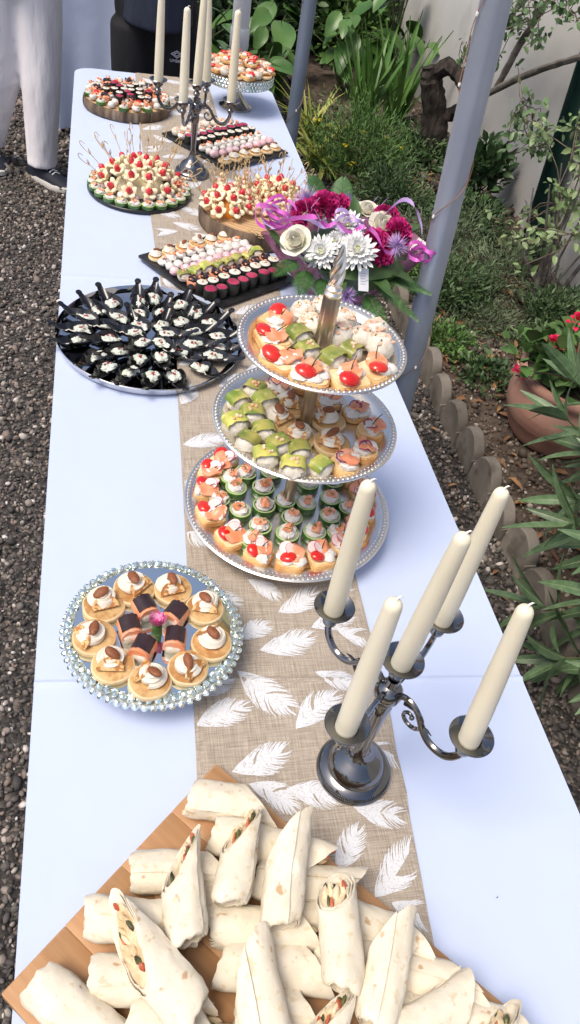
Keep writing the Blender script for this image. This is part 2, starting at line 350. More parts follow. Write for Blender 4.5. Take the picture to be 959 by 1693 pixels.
# ------------------------------------------------------------------ banquet table, cloth
TW, Y0, Y1 = .76, -.12, 3.335
TT = mat('table_plastic', (.62,.62,.60), .5); LEGM = mat('table_leg_metal', (.35,.36,.37), .4, metal=.7)
for nm, lab, ya, yb in (('folding_table', 'nearer white folding table hidden under the tablecloth', Y0+.01, 1.6), ('folding_table', 'farther white folding table hidden under the tablecloth', 1.61, Y1-.012)):
    e = link(nm, None, None, (TW/2, (ya+yb)/2, 0)); tag(e, lab, 'table', 'folding tables')
    link('table_top', MB(TT).rbox(TW-.02, yb-ya, TZ-.045, TZ-.006, .05, .004).mesh('table_top'), e)
    for sx in (-1, 1):
        for sy in (-1, 1): link('leg', MB(LEGM).tube([(sx*.29, sy*(yb-ya)*.38, 0), (sx*.29, sy*(yb-ya)*.38, TZ-.045)], .014, 8).mesh('leg'), e)
def cloth_mat():
    m = bpy.data.materials.new('tablecloth_fabric'); m.use_nodes = True; t = m.node_tree; b = t.nodes['Principled BSDF']; L = t.links.new
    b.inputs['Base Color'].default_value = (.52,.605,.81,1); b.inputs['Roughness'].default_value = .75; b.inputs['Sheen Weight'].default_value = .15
    tc = N(t, 'ShaderNodeTexCoord'); nz = N(t, 'ShaderNodeTexNoise'); nz.inputs['Scale'].default_value = 5.; nz.inputs['Detail'].default_value = 3; L(tc.outputs['Object'], nz.inputs['Vector'])
    w1 = N(t, 'ShaderNodeTexWave'); w1.inputs['Scale'].default_value = 420.; w2 = N(t, 'ShaderNodeTexWave', bands_direction='Y'); w2.inputs['Scale'].default_value = 420.
    for q in (w1, w2): L(tc.outputs['Object'], q.inputs['Vector'])
    a = N(t, 'ShaderNodeMath'); L(w1.outputs['Fac'], a.inputs[0]); L(w2.outputs['Fac'], a.inputs[1])
    b1 = N(t, 'ShaderNodeBump'); b1.inputs['Strength'].default_value = .12; b1.inputs['Distance'].default_value = .0004; L(a.outputs[0], b1.inputs['Height'])
    b2 = N(t, 'ShaderNodeBump'); b2.inputs['Strength'].default_value = .7; b2.inputs['Distance'].default_value = .009; L(nz.outputs['Fac'], b2.inputs['Height']); L(b1.outputs[0], b2.inputs['Normal'])
    L(b2.outputs[0], b.inputs['Normal']); return m
CLM = cloth_mat()
def crease(x, y):
    z = 0.
    for yc, k, am in ((.632-.06*x, .004, .0034), (1.78+.01*x, .006, .0018), (2.62, .006, .0015)):
        d = (y-yc)/k; z += am*math.exp(-d*d)
    d = (x-.38)/.006; z += .0008*math.exp(-d*d)
    z += .0030*max(0, mnoise.noise(Vector((x*7+.6*math.sin(y*3), y*1.3, 8.)))-.12)
    return z
def tcloth(name, x0, x1, y0, y1, ztop, drop, label, rc=.05, seed=0., rows=None):
    b = MB(CLM); rows = rows or list(np.linspace(y0, y1, 60)); nx = 48; V = []; F = []
    def xr(y):
        e = 0
        for yy, s in ((y0, y-y0), (y1, y1-y)):
            if s < rc: e = rc-math.sqrt(max(0, rc*rc-(rc-s)**2))
        return x0+e, x1-e
    for y in rows:
        a, c = xr(y)
        for i in range(nx): x = a+(c-a)*i/(nx-1); V.append((x, y, ztop+(crease(x, y) if name == 'tablecloth' and seed == 0 else 0)+.0012*mnoise.noise(Vector((x*5, y*5, seed)))))
    nr = len(rows)
    for j in range(nr-1):
        for i in range(nx-1): F.append((j*nx+i, j*nx+i+1, (j+1)*nx+i+1, (j+1)*nx+i))
    loop = [j*nx+nx-1 for j in range(nr)]+[(nr-1)*nx+i for i in range(nx-2, -1, -1)]+[j*nx for j in range(nr-2, -1, -1)]+[i for i in range(1, nx-1)]
    n0 = len(V); K = len(loop); lv = [(.0025,.0015),(.004,.006),(.004,.03),(.006,.12),(.010,.3),(.016,.5),(.02,drop)]; cx, cy = (x0+x1)/2, (y0+y1)/2; acc = 0; s_ = []
    for k, i in enumerate(loop):
        p = Vector(V[i]); q = Vector(V[loop[(k+1) % K]]); o_ = Vector(V[loop[k-1]]); tn = (q-o_); nn = Vector((tn.y, -tn.x, 0)); nn = nn.normalized() if nn.length > 1e-9 else Vector((1,0,0)); acc += (p-o_).length; s_.append((p, nn, acc))
    for off, dz in lv:
        for p, nn, a in s_:
            fo = .028*(dz/drop)*(math.sin(a*17+seed)+.6*math.sin(a*31+1+seed))*.8 if dz > .1 else 0
            V.append((p.x+nn.x*(off*.25+fo), p.y+nn.y*(off*.25+fo), p.z-dz))
    for k in range(K): F.append((loop[k], n0+k, n0+(k+1) % K, loop[(k+1) % K]))
    for l in range(len(lv)-1):
        for k in range(K): F.append((n0+l*K+k, n0+(l+1)*K+k, n0+(l+1)*K+(k+1) % K, n0+l*K+(k+1) % K))
    b.v = V; b.f = [f[::-1] for f in F]; b.f = F; b.mi = [0]*len(F)
    return tag(link(name, b.mesh(name, ang=60)), label, 'tablecloth')
rows = sorted(set([round(v, 4) for v in np.concatenate([np.linspace(Y0, Y1, 110), np.linspace(.56, .66, 60), np.linspace(1.75, 1.83, 26), np.linspace(2.59, 2.65, 18), Y1-np.linspace(0, .06, 9)])]))
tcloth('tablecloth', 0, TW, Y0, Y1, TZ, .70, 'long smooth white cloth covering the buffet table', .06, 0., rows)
e = link('folding_table', None, None, (.1, 5.0, 0)); tag(e, 'table under white cloth standing behind the person in white trousers', 'table', 'folding tables')
link('table_top', MB(TT).rbox(.68, .68, TZ-.05, TZ-.006, .03, .004).mesh('table_top'), e)
for sx in (-1, 1):
    for sy in (-1, 1): link('leg', MB(LEGM).tube([(sx*.28, sy*.28, 0), (sx*.28, sy*.28, TZ-.05)], .014, 8).mesh('leg'), e)
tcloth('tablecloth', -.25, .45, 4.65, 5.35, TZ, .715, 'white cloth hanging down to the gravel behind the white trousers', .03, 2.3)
# ------------------------------------------------------------------ runner with feather print
def burlap():
    m = bpy.data.materials.new('runner_linen'); m.use_nodes = True; t = m.node_tree; b = t.nodes['Principled BSDF']; L = t.links.new
    tc = N(t, 'ShaderNodeTexCoord'); s_ = []
    for dr, st in (('X', (1,.04,1)), ('Y', (.04,1,1))):
        mp = N(t, 'ShaderNodeMapping'); mp.inputs['Scale'].default_value = st; L(tc.outputs['Object'], mp.inputs[0])
        nz = N(t, 'ShaderNodeTexNoise'); nz.inputs['Scale'].default_value = 620.; nz.inputs['Detail'].default_value = 3; L(mp.outputs[0], nz.inputs['Vector']); s_.append(nz.outputs['Fac'])
    a = N(t, 'ShaderNodeMath'); L(s_[0], a.inputs[0]); L(s_[1], a.inputs[1])
    big = N(t, 'ShaderNodeTexNoise'); big.inputs['Scale'].default_value = 7.; L(tc.outputs['Object'], big.inputs['Vector'])
    a2 = N(t, 'ShaderNodeMath', operation='MULTIPLY_ADD'); a2.inputs[1].default_value = .22; L(big.outputs['Fac'], a2.inputs[0]); L(a.outputs[0], a2.inputs[2])
    r = N(t, 'ShaderNodeValToRGB'); r.color_ramp.elements[0].position = .85; r.color_ramp.elements[1].position = 1.4/1.
    r.color_ramp.elements[0].color = (.25,.205,.158,1); r.color_ramp.elements[1].color = (.52,.455,.375,1); r.color_ramp.elements[1].position = 1.0
    mr = N(t, 'ShaderNodeMapRange'); mr.inputs[1].default_value = .8; mr.inputs[2].default_value = 1.45; L(a2.outputs[0], mr.inputs[0]); r.color_ramp.elements[0].position = 0
    L(mr.outputs[0], r.inputs[0]); L(r.outputs[0], b.inputs['Base Color']); b.inputs['Roughness'].default_value = .9
    bp = N(t, 'ShaderNodeBump'); bp.inputs['Strength'].default_value = .5; bp.inputs['Distance'].default_value = .0007; L(a.outputs[0], bp.inputs['Height']); L(bp.outputs[0], b.inputs['Normal']); return m
RL = [(-.12,.196),(.233,.207),(.472,.221),(.824,.235),(1.321,.252),(2.084,.232),(2.84,.223),(3.34,.225)]
RRt = [(-.12,.472),(.233,.493),(.40,.508),(.43,.514),(.47,.512),(.50,.516),(.572,.523),(.746,.526),(1.2,.54),(1.765,.545),(2.4,.52),(2.9,.507),(3.34,.505)]
lerp_tab = lambda T_, y: float(np.interp(y, [a for a, _ in T_], [b for _, b in T_]))
rz_ = lambda x, y: TZ+.0034+crease(x, y)+.0009*mnoise.noise(Vector((x*9, y*9, 4.)))
ry = rows; V = []; nx = 26; F = []
for y in ry:
    a, c = lerp_tab(RL, y), lerp_tab(RRt, y)
    for i in range(nx): x = a+(c-a)*i/(nx-1); V.append((x, y, rz_(x, y)-(.0018 if i in (0, nx-1) else 0)))
nr = len(ry)
for z in (TZ-.004, TZ-.12, TZ-.25):      # hangs over the far end
    for i in range(nx): x = .225+.28*i/(nx-1); V.append((x, Y1+.006, z))
F = [(j*nx+i, j*nx+i+1, (j+1)*nx+i+1, (j+1)*nx+i) for j in range(nr+2) for i in range(nx-1)]
runner = tag(link('table_runner', MB(burlap()).add(V, F).mesh('table_runner')), 'natural linen table runner printed with white feathers', 'table runner')
FEA = mat('feather_print', (.68,.70,.73), .75, bump=.1, bscale=400, spots=[((.46,.41,.34), 480, .56, .08, .65)])
def feather(x0, y0, x1, y1, seed):
    rng = random.Random(seed); b = MB(FEA); A = Vector((x0, y0)); B = Vector((x1, y1)); L_ = (B-A).length; d = (B-A)/L_; nrm = Vector((-d.y, d.x)); bend = rng.uniform(-.09, .09)*L_
    def pt(t, s): q = A+d*(t*L_)+nrm*(bend*math.sin(math.pi*t)+s); return q
    def quadstrip(ps, ws):
        v = []; ok = True
        for i, p in enumerate(ps):
            q = ps[min(i+1, len(ps)-1)]-ps[max(i-1, 0)]; q = Vector((-q.y, q.x)); q = q.normalized() if q.length > 1e-9 else nrm
            for sg in (-1, 1):
                c = p+q*(ws[i]*.5*sg)
                if not lerp_tab(RL, c.y)+.003 < c.x < lerp_tab(RRt, c.y)-.003: return
                v.append((c.x, c.y, rz_(c.x, c.y)+.0007))
        b.add(v, [(2*i, 2*i+1, 2*i+3, 2*i+2) for i in range(len(ps)-1)])
    quadstrip([pt(t, 0) for t in np.linspace(0, .84, 9)], [L_*.018*(1-.6*t) for t in np.linspace(0, 1, 9)])
    nb = 30
    for sg in (-1, 1):
        gap = rng.uniform(.25, .8)
        for k in range(nb):
            t = .02+.79*k/nb+rng.uniform(-.007, .007)
            if abs(t-gap) < .02: continue
            wid = L_*(.25*math.sin(math.pi*min(1, .18+t*.98))**.8)*rng.uniform(.82, 1.05)*1
            fwd = .20+.10*(1-t)
            ps = [pt(t, 0), pt(t+fwd*.30, sg*wid*.45), pt(t+fwd*.72, sg*wid*.83), pt(t+fwd*rng.uniform(.95, 1.15), sg*wid)]
            w0 = L_*rng.uniform(.012, .018)*(1.25 if .25 < t < .85 else .85); quadstrip(ps, [w0*2.0, w0*1.4, w0*.9, w0*.4])
    if b.f:
        me = b.mesh('feather_print', smooth=False); link('feather_print', me, runner)
FE = [(.335,.807,.386,.762),(.377,.737,.454,.783),(.301,.684,.367,.715),(.336,.666,.431,.69),(.296,.63,.378,.554),(.224,.544,.31,.571),(.37,.527,.45,.581),(.417,.62,.485,.592),(.269,.47,.357,.501),(.341,.439,.420,.418),(.427,.704,.506,.724),(.468,.698,.539,.665),(.239,.59,.289,.619),(.245,.785,.321,.758),(.193,.502,.235,.445),(.290,.45,.354,.405),
      (.428,.407,.506,.381),(.387,.322,.435,.380),(.430,.287,.502,.352),(.450,.278,.511,.240),(.47,.495,.528,.45),(.22,.41,.29,.39),(.25,.33,.33,.36),(.34,.30,.37,.23),(.27,.25,.21,.19)]
rng = random.Random(5); FEp = [((a+c)/2, (b+d)/2) for a, b, c, d in FE]
for j in range(2600):
    x, y = rng.uniform(.25, .52), rng.uniform(.80, 3.3)
    if any((x-p)**2+((y-q)*.95)**2 < .079**2 for p, q in FEp): continue
    a = rng.choice((.35, -.75, .55, 2.6, -.3, .9, 3.6))+rng.uniform(-.25, .25); FEp.append((x, y)); h = rng.uniform(.040, .047)
    FE.append((x-h*math.cos(a), y-h*math.sin(a), x+h*math.cos(a), y+h*math.sin(a)))
for k, q in enumerate(FE): feather(*q, k)
# ================================================================== food materials
TORT = mat('tortilla', (.70,.62,.475), .62, col2=(.78,.71,.575), scale=38, detail=6, lo=.32, hi=.68, bump=.6, bscale=120, sss=.12, rnd=.05,
           spots=[((.46,.24,.085), 62, .665, .05, .75), ((.66,.46,.24), 26, .66, .12, .3), ((.60,.46,.25), 110, .60, .06, .5), ((.92,.85,.70), 30, .58, .12, .5)])
CHICK = mat('chicken_filling', (.78,.66,.44), .6, col2=(.62,.46,.26), scale=60, sss=.1, bump=.4)
TOMF = mat('tomato_filling', (.42,.07,.03), .35, col2=(.55,.17,.07), scale=50, coat=.3)
OLIV = mat('olive_filling', (.03,.028,.018), .4, col2=(.12,.13,.04), scale=60)
WOOD = mat('board_wood', (.50,.29,.14), .5, col2=(.385,.20,.09), scale=3.2, detail=9, lo=.3, hi=.7, stretch=(3., 34., 34.), bump=.15, bscale=8, rnd=.08)
NICK = mat('dark_nickel', (.25,.25,.255), .12, metal=1., col2=(.20,.20,.205), scale=12, bump=.03, bscale=40)
SILV = mat('silver_metal', (.92,.88,.81), .30, metal=1., col2=(.84,.80,.73), scale=14, bump=.03, bscale=60)
CHAM = mat('champagne_metal', (.56,.49,.40), .3, metal=1., col2=(.50,.44,.36), scale=14)
MIRR = mat('mirror_glass', (.90,.95,.94), .03, metal=1.)
CRYS = mat('crystal', (.80,.92,.89), .05, metal=.85, spec=1.)
IVORY = mat('candle_wax', (.81,.755,.58), .42, col2=(.84,.79,.63), scale=8, sss=.35)
WICKM = mat('candle_wick', (.86,.84,.78), .8)
BLKP = mat('black_plastic', (.008,.008,.009), .10, spec=.8)
SLATE = mat('slate', (.010,.011,.012), .3, col2=(.022,.023,.025), scale=20, bump=.2)
CREAM = mat('whipped_cream', (.76,.69,.57), .45, col2=(.80,.74,.63), scale=30, sss=.2)
WCREAM = mat('cream_cheese', (.76,.73,.68), .5, col2=(.70,.66,.60), scale=60, sss=.15, bump=.3, bscale=200)
PANC = mat('pancake', (.62,.41,.18), .65, col2=(.42,.20,.06), scale=55, lo=.45, hi=.62, bump=.6, bscale=140, sss=.05, rnd=.08, spots=[((.42,.19,.055), 70, .57, .06, .6), ((.40,.17,.05), 22, .60, .08, .6)])
PANS = mat('pancake_edge', (.76,.61,.37), .7, col2=(.68,.50,.27), scale=40, bump=.3)
ALMO = mat('almond', (.27,.095,.035), .5, col2=(.19,.06,.022), scale=30, stretch=(4,40,40), bump=.35, bscale=20, rnd=.12)
LACE = mat('lace_wafer', (.42,.18,.05), .45, col2=(.72,.46,.20), scale=170, detail=1, lo=.5, hi=.56, bump=.6, bscale=170)
SALM = mat('smoked_salmon', (.80,.27,.12), .32, col2=(.86,.42,.26), scale=26, lo=.35, hi=.65, coat=.25, sss=.15, stretch=(1,3,1), rnd=.06)
DARK = mat('aubergine_cap', (.022,.012,.014), .3, col2=(.045,.022,.022), scale=40, bump=.4, coat=.3)
def rice_mat():
    return mat('sushi_rice', (.75,.71,.62), .6, col2=(.66,.60,.49), scale=150, detail=1, lo=.4, hi=.6, bump=.6, bscale=260, sss=.15, bdist=.001)
RICE = rice_mat()
BREAD = mat('toast_crumb', (.84,.66,.40), .75, col2=(.72,.48,.22), scale=50, bump=.5, bscale=220)
CRUST = mat('toast_crust', (.60,.30,.10), .7, col2=(.76,.50,.22), scale=40, bump=.5, bscale=160)
TOMA = mat('cherry_tomato', (.62,.012,.008), .12, col2=(.70,.03,.015), scale=20, coat=.6)
RADI = mat('radish_slice', (.84,.62,.60), .35, col2=(.86,.74,.70), scale=40, coat=.2)
RADR = mat('radish_rim', (.55,.03,.10), .35)
ONIO = mat('red_onion', (.26,.02,.09), .3)
CHIV = mat('chive', (.03,.06,.02), .6)
AVOC = mat('avocado_slice', (.17,.26,.035), .35, col2=(.56,.50,.13), scale=32, lo=.36, hi=.64, coat=.25, rnd=.32, bump=.6, spots=[((.66,.62,.22), 90, .6, .06, .5)])
CUCU = mat('cucumber_skin', (.035,.095,.02), .3, col2=(.08,.18,.045), scale=50, stretch=(1,1,.2), coat=.3)
CUCF = mat('cucumber_flesh', (.38,.52,.20), .35, col2=(.48,.60,.30), scale=40, coat=.3)
NORI = mat('nori', (.010,.012,.010), .4, col2=(.03,.03,.028), scale=70, bump=.5)
BEET = mat('beetroot', (.30,.012,.055), .35, col2=(.46,.05,.11), scale=60, coat=.2)
PINK = mat('pink_radish_ball', (.74,.42,.46), .35, col2=(.82,.62,.64), scale=50, coat=.2, rnd=.1)
HERB = mat('herb', (.04,.12,.02), .5, col2=(.09,.20,.04), scale=60)
SHRI = mat('shrimp_bits', (.84,.42,.26), .35, col2=(.88,.68,.52), scale=70, lo=.4, hi=.6, coat=.2)
RASP = mat('raspberry', (.52,.01,.025), .3, col2=(.66,.04,.06), scale=80, bump=.9, bscale=220, coat=.2)
MELO = mat('pale_melon', (.84,.74,.46), .35, col2=(.88,.80,.58), scale=40, sss=.2, coat=.15)
HAMM = mat('cured_ham', (.80,.48,.36), .4, col2=(.88,.70,.54), scale=50)
ORAN = mat('orange_peel', (.85,.30,.02), .4, bump=.5, bscale=220)
PICK = mat('bamboo_pick', (.66,.48,.24), .6, col2=(.54,.37,.17), scale=30)
PEPR = mat('pink_pepper', (.34,.03,.03), .4)
SALA = mat('creamy_salad', (.60,.65,.54), .35, col2=(.72,.75,.67), scale=70, coat=.25, bump=.6, bscale=130, sss=.1)
# ================================================================== cutting board with wraps
BZ = .762; C0 = Vector((.248,.474)); e1 = Vector((-.741,-.672)).normalized(); e2 = Vector((.681,-.732)).normalized(); L1, L2 = .352, .64
angb = math.atan2(e2.y, e2.x); cb_ = C0+e1*(L1/2)+e2*(L2/2)
e = link('cutting_board', None, None, (cb_.x, cb_.y, TZ+.004), (0, 0, angb)); tag(e, 'brown wooden board turned cornerwise under a heap of wraps', 'board')
for k in range(4):
    wk = L1/4; o = link('plank', MB(WOOD).rbox(L2, wk-.0003, 0, BZ-TZ-.004+.0003*(k % 2), .0015, .0012, 2).mesh('plank'), e); o.location = (0, -L1/2+wk*(k+.5), 0)
def wrap(label, ax, ay, az, bx, by, bz, tip=150, slant=.06, Rr=.0255, wt=1., seed=0, fill=True, flat=.78, blunt=.0):
    A = Vector((ax, ay, az)); B = Vector((bx, by, bz)); d = B-A; L_ = d.length; X = d.normalized(); Yv = Vector((0,0,1)).cross(X).normalized(); Z = X.cross(Yv)
    Mx = Matrix.Identity(4)
    for i in range(3): Mx[i][0] = X[i]; Mx[i][1] = Yv[i]; Mx[i][2] = Z[i]; Mx[i][3] = A[i]
    e = link('tortilla_wrap', None); e.matrix_world = Mx; tag(e, label, 'wrap', 'tortilla wraps heaped on the board'); rg = random.Random(seed*17+3)
    tt = R_(tip); turns = 2.15; nth, ntt = 66, 22; phi0 = tt+rg.choice((-1, 1))*rg.uniform(.6, 1.5); V = []; sd = Vector((seed*3.7, seed*1.3, seed*2.2)); bl = rg.uniform(-.010, .010)
    bend = rg.uniform(-.004, .004); dent = rg.uniform(0, 6.28); dx0 = rg.uniform(.3, .6)
    for layer in (0, 1):
        for i in range(nth):
            q = i/(nth-1); ph = q*turns*2*math.pi; a = phi0+ph-turns*2*math.pi; rho = Rr-.0036*(turns*(1-q))-.0014*layer
            for j in range(ntt):
                t = j/(ntt-1); t = t*t*(3-2*t)*.35+t*.65
                xb = .005*mnoise.noise(Vector((math.cos(a)*2, math.sin(a)*2, seed)))+bl*math.cos(a)*rho/Rr
                xt = L_-slant*(1-math.cos(a-tt)*rho/Rr)/2+.0018*mnoise.noise(Vector((math.cos(a)*3, math.sin(a)*3, seed+9)))
                x = xb+(xt-xb)*t; s_ = x/L_
                k = (1+(wt-1)*s_)*(1-.16*max(0, 1-t/.13)**1.5)
                n1 = mnoise.noise(Vector((x*22, math.cos(a)*1.3, math.sin(a)*1.3))+sd); n2 = mnoise.noise(Vector((x*70, math.cos(a)*3.2, math.sin(a)*3.2))+sd)
                n3 = mnoise.noise(Vector((x*16, math.cos(a)*5.5, math.sin(a)*5.5))+sd*1.7); r_ = rho*k*(1+.10*n1+.025*n2+.03*n3)+.0012*n2
                r_ *= 1-.13*math.exp(-((s_-dx0)/.22)**2)*max(0, math.cos(a-dent))**2
                if t < .1: r_ *= 1+.09*(1-t/.1)*mnoise.noise(Vector((math.cos(a)*4, math.sin(a)*4, seed*2.)))
                y = r_*math.cos(a); z = r_*math.sin(a)*flat; zf = -Rr*flat*.86
                if z < zf: z = zf+(z-zf)*.25
                V.append((x, y+bend*math.sin(math.pi*s_), z))
    n_ = nth*ntt; F = []
    for i in range(nth-1):
        for j in range(ntt-1):
            p = i*ntt+j; F.append((p, p+1, p+ntt+1, p+ntt)); F.append((n_+p, n_+p+ntt, n_+p+ntt+1, n_+p+1))
        p = i*ntt; F.append((p, p+ntt, n_+p+ntt, n_+p)); p = i*ntt+ntt-1; F.append((p, n_+p, n_+p+ntt, p+ntt))
    for j in range(ntt-1): p = (nth-1)*ntt+j; F.append((p, p+1, n_+p+1, n_+p)); F.append((j, n_+j, n_+j+1, j+1))
    b = MB(TORT); b.add(V, F); link('tortilla', b.mesh('tortilla', ang=75), e)
    core = Rr-.0036*turns-.0012; cut = lambda y, z: L_-slant*(1-(math.cos(tt)*y+math.sin(tt)*z/flat)/Rr)/2
    b = MB(CHICK); V = []; F = []; K = 14
    for j in range(5):
        for i in range(K):
            a = 2*math.pi*i/K; y, z = core*.97*math.cos(a), core*.97*math.sin(a)*flat; x0 = .012; x1 = cut(y, z)-.005; V.append((x0+(x1-x0)*j/4, y, z))
    for j in range(4): F += [(j*K+i, j*K+(i+1) % K, (j+1)*K+(i+1) % K, (j+1)*K+i) for i in range(K)]
    F.append(tuple(range(K))[::-1]); F.append(tuple(4*K+i for i in range(K))); b.add(V, F)
    if fill:
        for k in range(7):
            a = rg.uniform(0, 6.28); q = core*rg.uniform(.1, .8); y, z = q*math.cos(a), q*math.sin(a)*flat
            b.blob((cut(y, z)-.004, y, z), (rg.uniform(.007, .012), rg.uniform(.003, .0055), rg.uniform(.003, .0055)), 8, 6, .3, 2., seed+k)
    fo = link('filling', b.mesh('filling'), e)
    if fill:
        for nm, mm, cnt in (('tomato_slice', TOMF, 3), ('olive_bit', OLIV, 3)):
            for k in range(cnt):
                a = rg.uniform(0, 6.28); q = core*rg.uniform(.35, .95); y, z = q*math.cos(a), q*math.sin(a)*flat; bb = MB(mm)
                bb.blob((cut(y, z)-.0025, y, z), (rg.uniform(.005, .009), rg.uniform(.002, .004), rg.uniform(.0022, .0045)), 8, 6, .3, 2., seed+k*3)
                link(nm, bb.mesh(nm), fo)
b_, t_ = BZ+.0195, BZ+.0545
for i, (lab, q, kw) in enumerate([
    ('flat wrap lying alone across the top corner of the board', (.204,.423,b_,.323,.387,b_), dict(tip=185, slant=.06)),
    ('underlying wrap running behind the two uppermost upright wraps', (.23,.376,b_,.380,.317,b_), dict(tip=20, slant=.05)),
    ('short underlying wrap at the left board edge behind the red-filled upright wrap', (.128,.338,b_,.25,.318,b_), dict(tip=160, slant=.04)),
    ('underlying wrap whose point ends right of the tallest upright wrap', (.275,.315,b_,.412,.285,b_), dict(tip=15, slant=.05)),
    ('underlying wrap with browned spots at the left board edge above the big triangular wrap', (.076,.298,b_,.205,.276,b_), dict(tip=170, slant=.05)),
    ('underlying wrap in the middle of the board below the upright wraps', (.214,.272,b_,.345,.250,b_), dict(tip=170, slant=.04)),
    ('underlying wrap beneath the big triangular wrap, tip poking out to its right', (.082,.231,b_,.225,.203,b_), dict(tip=175, slant=.07)),
    ('bottom-left wrap lying apart on bare wood', (.026,.240,b_,.112,.165,b_), dict(tip=30, slant=.05, Rr=.028)),
    ('underlying wrap cut off by the picture bottom beneath the big triangular wrap', (.122,.190,b_,.245,.160,b_), dict(tip=205, slant=.06)),
    ('underlying wrap in the lower middle with greens at its open left end', (.222,.229,b_,.352,.203,b_), dict(tip=180, slant=.04)),
    ('underlying wrap pointing right just left of the printed feathers', (.372,.258,b_,.482,.209,b_), dict(tip=165, slant=.06)),
    ('long underlying wrap with its point on the right board edge', (.381,.212,b_,.535,.147,b_), dict(tip=165, slant=.07)),
    ('underlying wrap at the bottom edge left of the small filled wrap', (.235,.182,b_,.335,.158,b_), dict(tip=180, slant=.04)),
    ('barely visible underlying wrap at the bottom beside the right-hand upright wrap', (.395,.160,b_,.475,.134,b_), dict(tip=180, slant=.03)),
    ('rightmost wrap, partly cut off by the bottom picture edge', (.487,.138,b_,.580,.106,b_), dict(tip=170, slant=.05)),
    ('upright wrap with dark filling at its tip, upper middle of the heap', (.238,.280,t_,.270,.398,t_+.008), dict(tip=203, slant=.075, Rr=.0245)),
    ('upright wrap showing red filling along its left side', (.189,.246,t_,.188,.379,t_+.004), dict(tip=203, slant=.085, Rr=.0262)),
    ('tallest plain upright wrap with a sharp tip, upper right of the heap', (.293,.249,t_,.334,.386,t_+.004), dict(tip=150, slant=.085, Rr=.0262)),
    ('big triangular wrap with filling along its left edge, lower left', (.192,.176,t_,.083,.302,t_), dict(tip=207, slant=.12, Rr=.031, flat=.72)),
    ('broad plain upright wrap with central point at the lower middle', (.262,.125,t_,.250,.256,t_+.004), dict(tip=130, slant=.10, Rr=.029)),
    ('upright wrap with its open filled mouth facing up, right of centre', (.348,.178,t_,.360,.305,t_+.006), dict(tip=238, slant=.055, Rr=.0255)),
    ('plain upright wrap on the right with a sharp tip beside the runner', (.375,.139,t_,.434,.262,t_), dict(tip=145, slant=.085, Rr=.0265)),
    ('small filled wrap poking up at the bottom edge, centre right', (.305,.105,t_,.345,.192,t_+.004), dict(tip=205, slant=.07, Rr=.0235)),
    ('wrap tilted to the right at the bottom edge with a plain point', (.395,.128,t_-.012,.510,.163,t_-.016), dict(tip=30, slant=.06)),
    ('wrap with dark filled slit at the bottom right corner of the heap', (.480,.085,t_-.01,.535,.158,t_-.006), dict(tip=207, slant=.08, Rr=.0235)),
    ('underlying wrap filling the gap behind the red-filled upright wrap', (.165,.300,b_,.275,.300,b_-.003), dict(tip=20, slant=.04, Rr=.025)),
    ('hidden wrap under the crossing of the two middle upright wraps', (.300,.278,b_-.003,.385,.262,b_-.003), dict(tip=160, slant=.04, Rr=.025)),
    ('wrap under the broad plain upright wrap at the bottom', (.175,.150,b_,.290,.135,b_), dict(tip=20, slant=.05)),
    ('wrap beneath the mouth-up wrap near the bottom', (.330,.222,b_-.004,.420,.205,b_-.004), dict(tip=170, slant=.04, Rr=.025)),
    ]):
    kw.setdefault('Rr', .0275); wrap(lab, *q, seed=i+1, **kw)
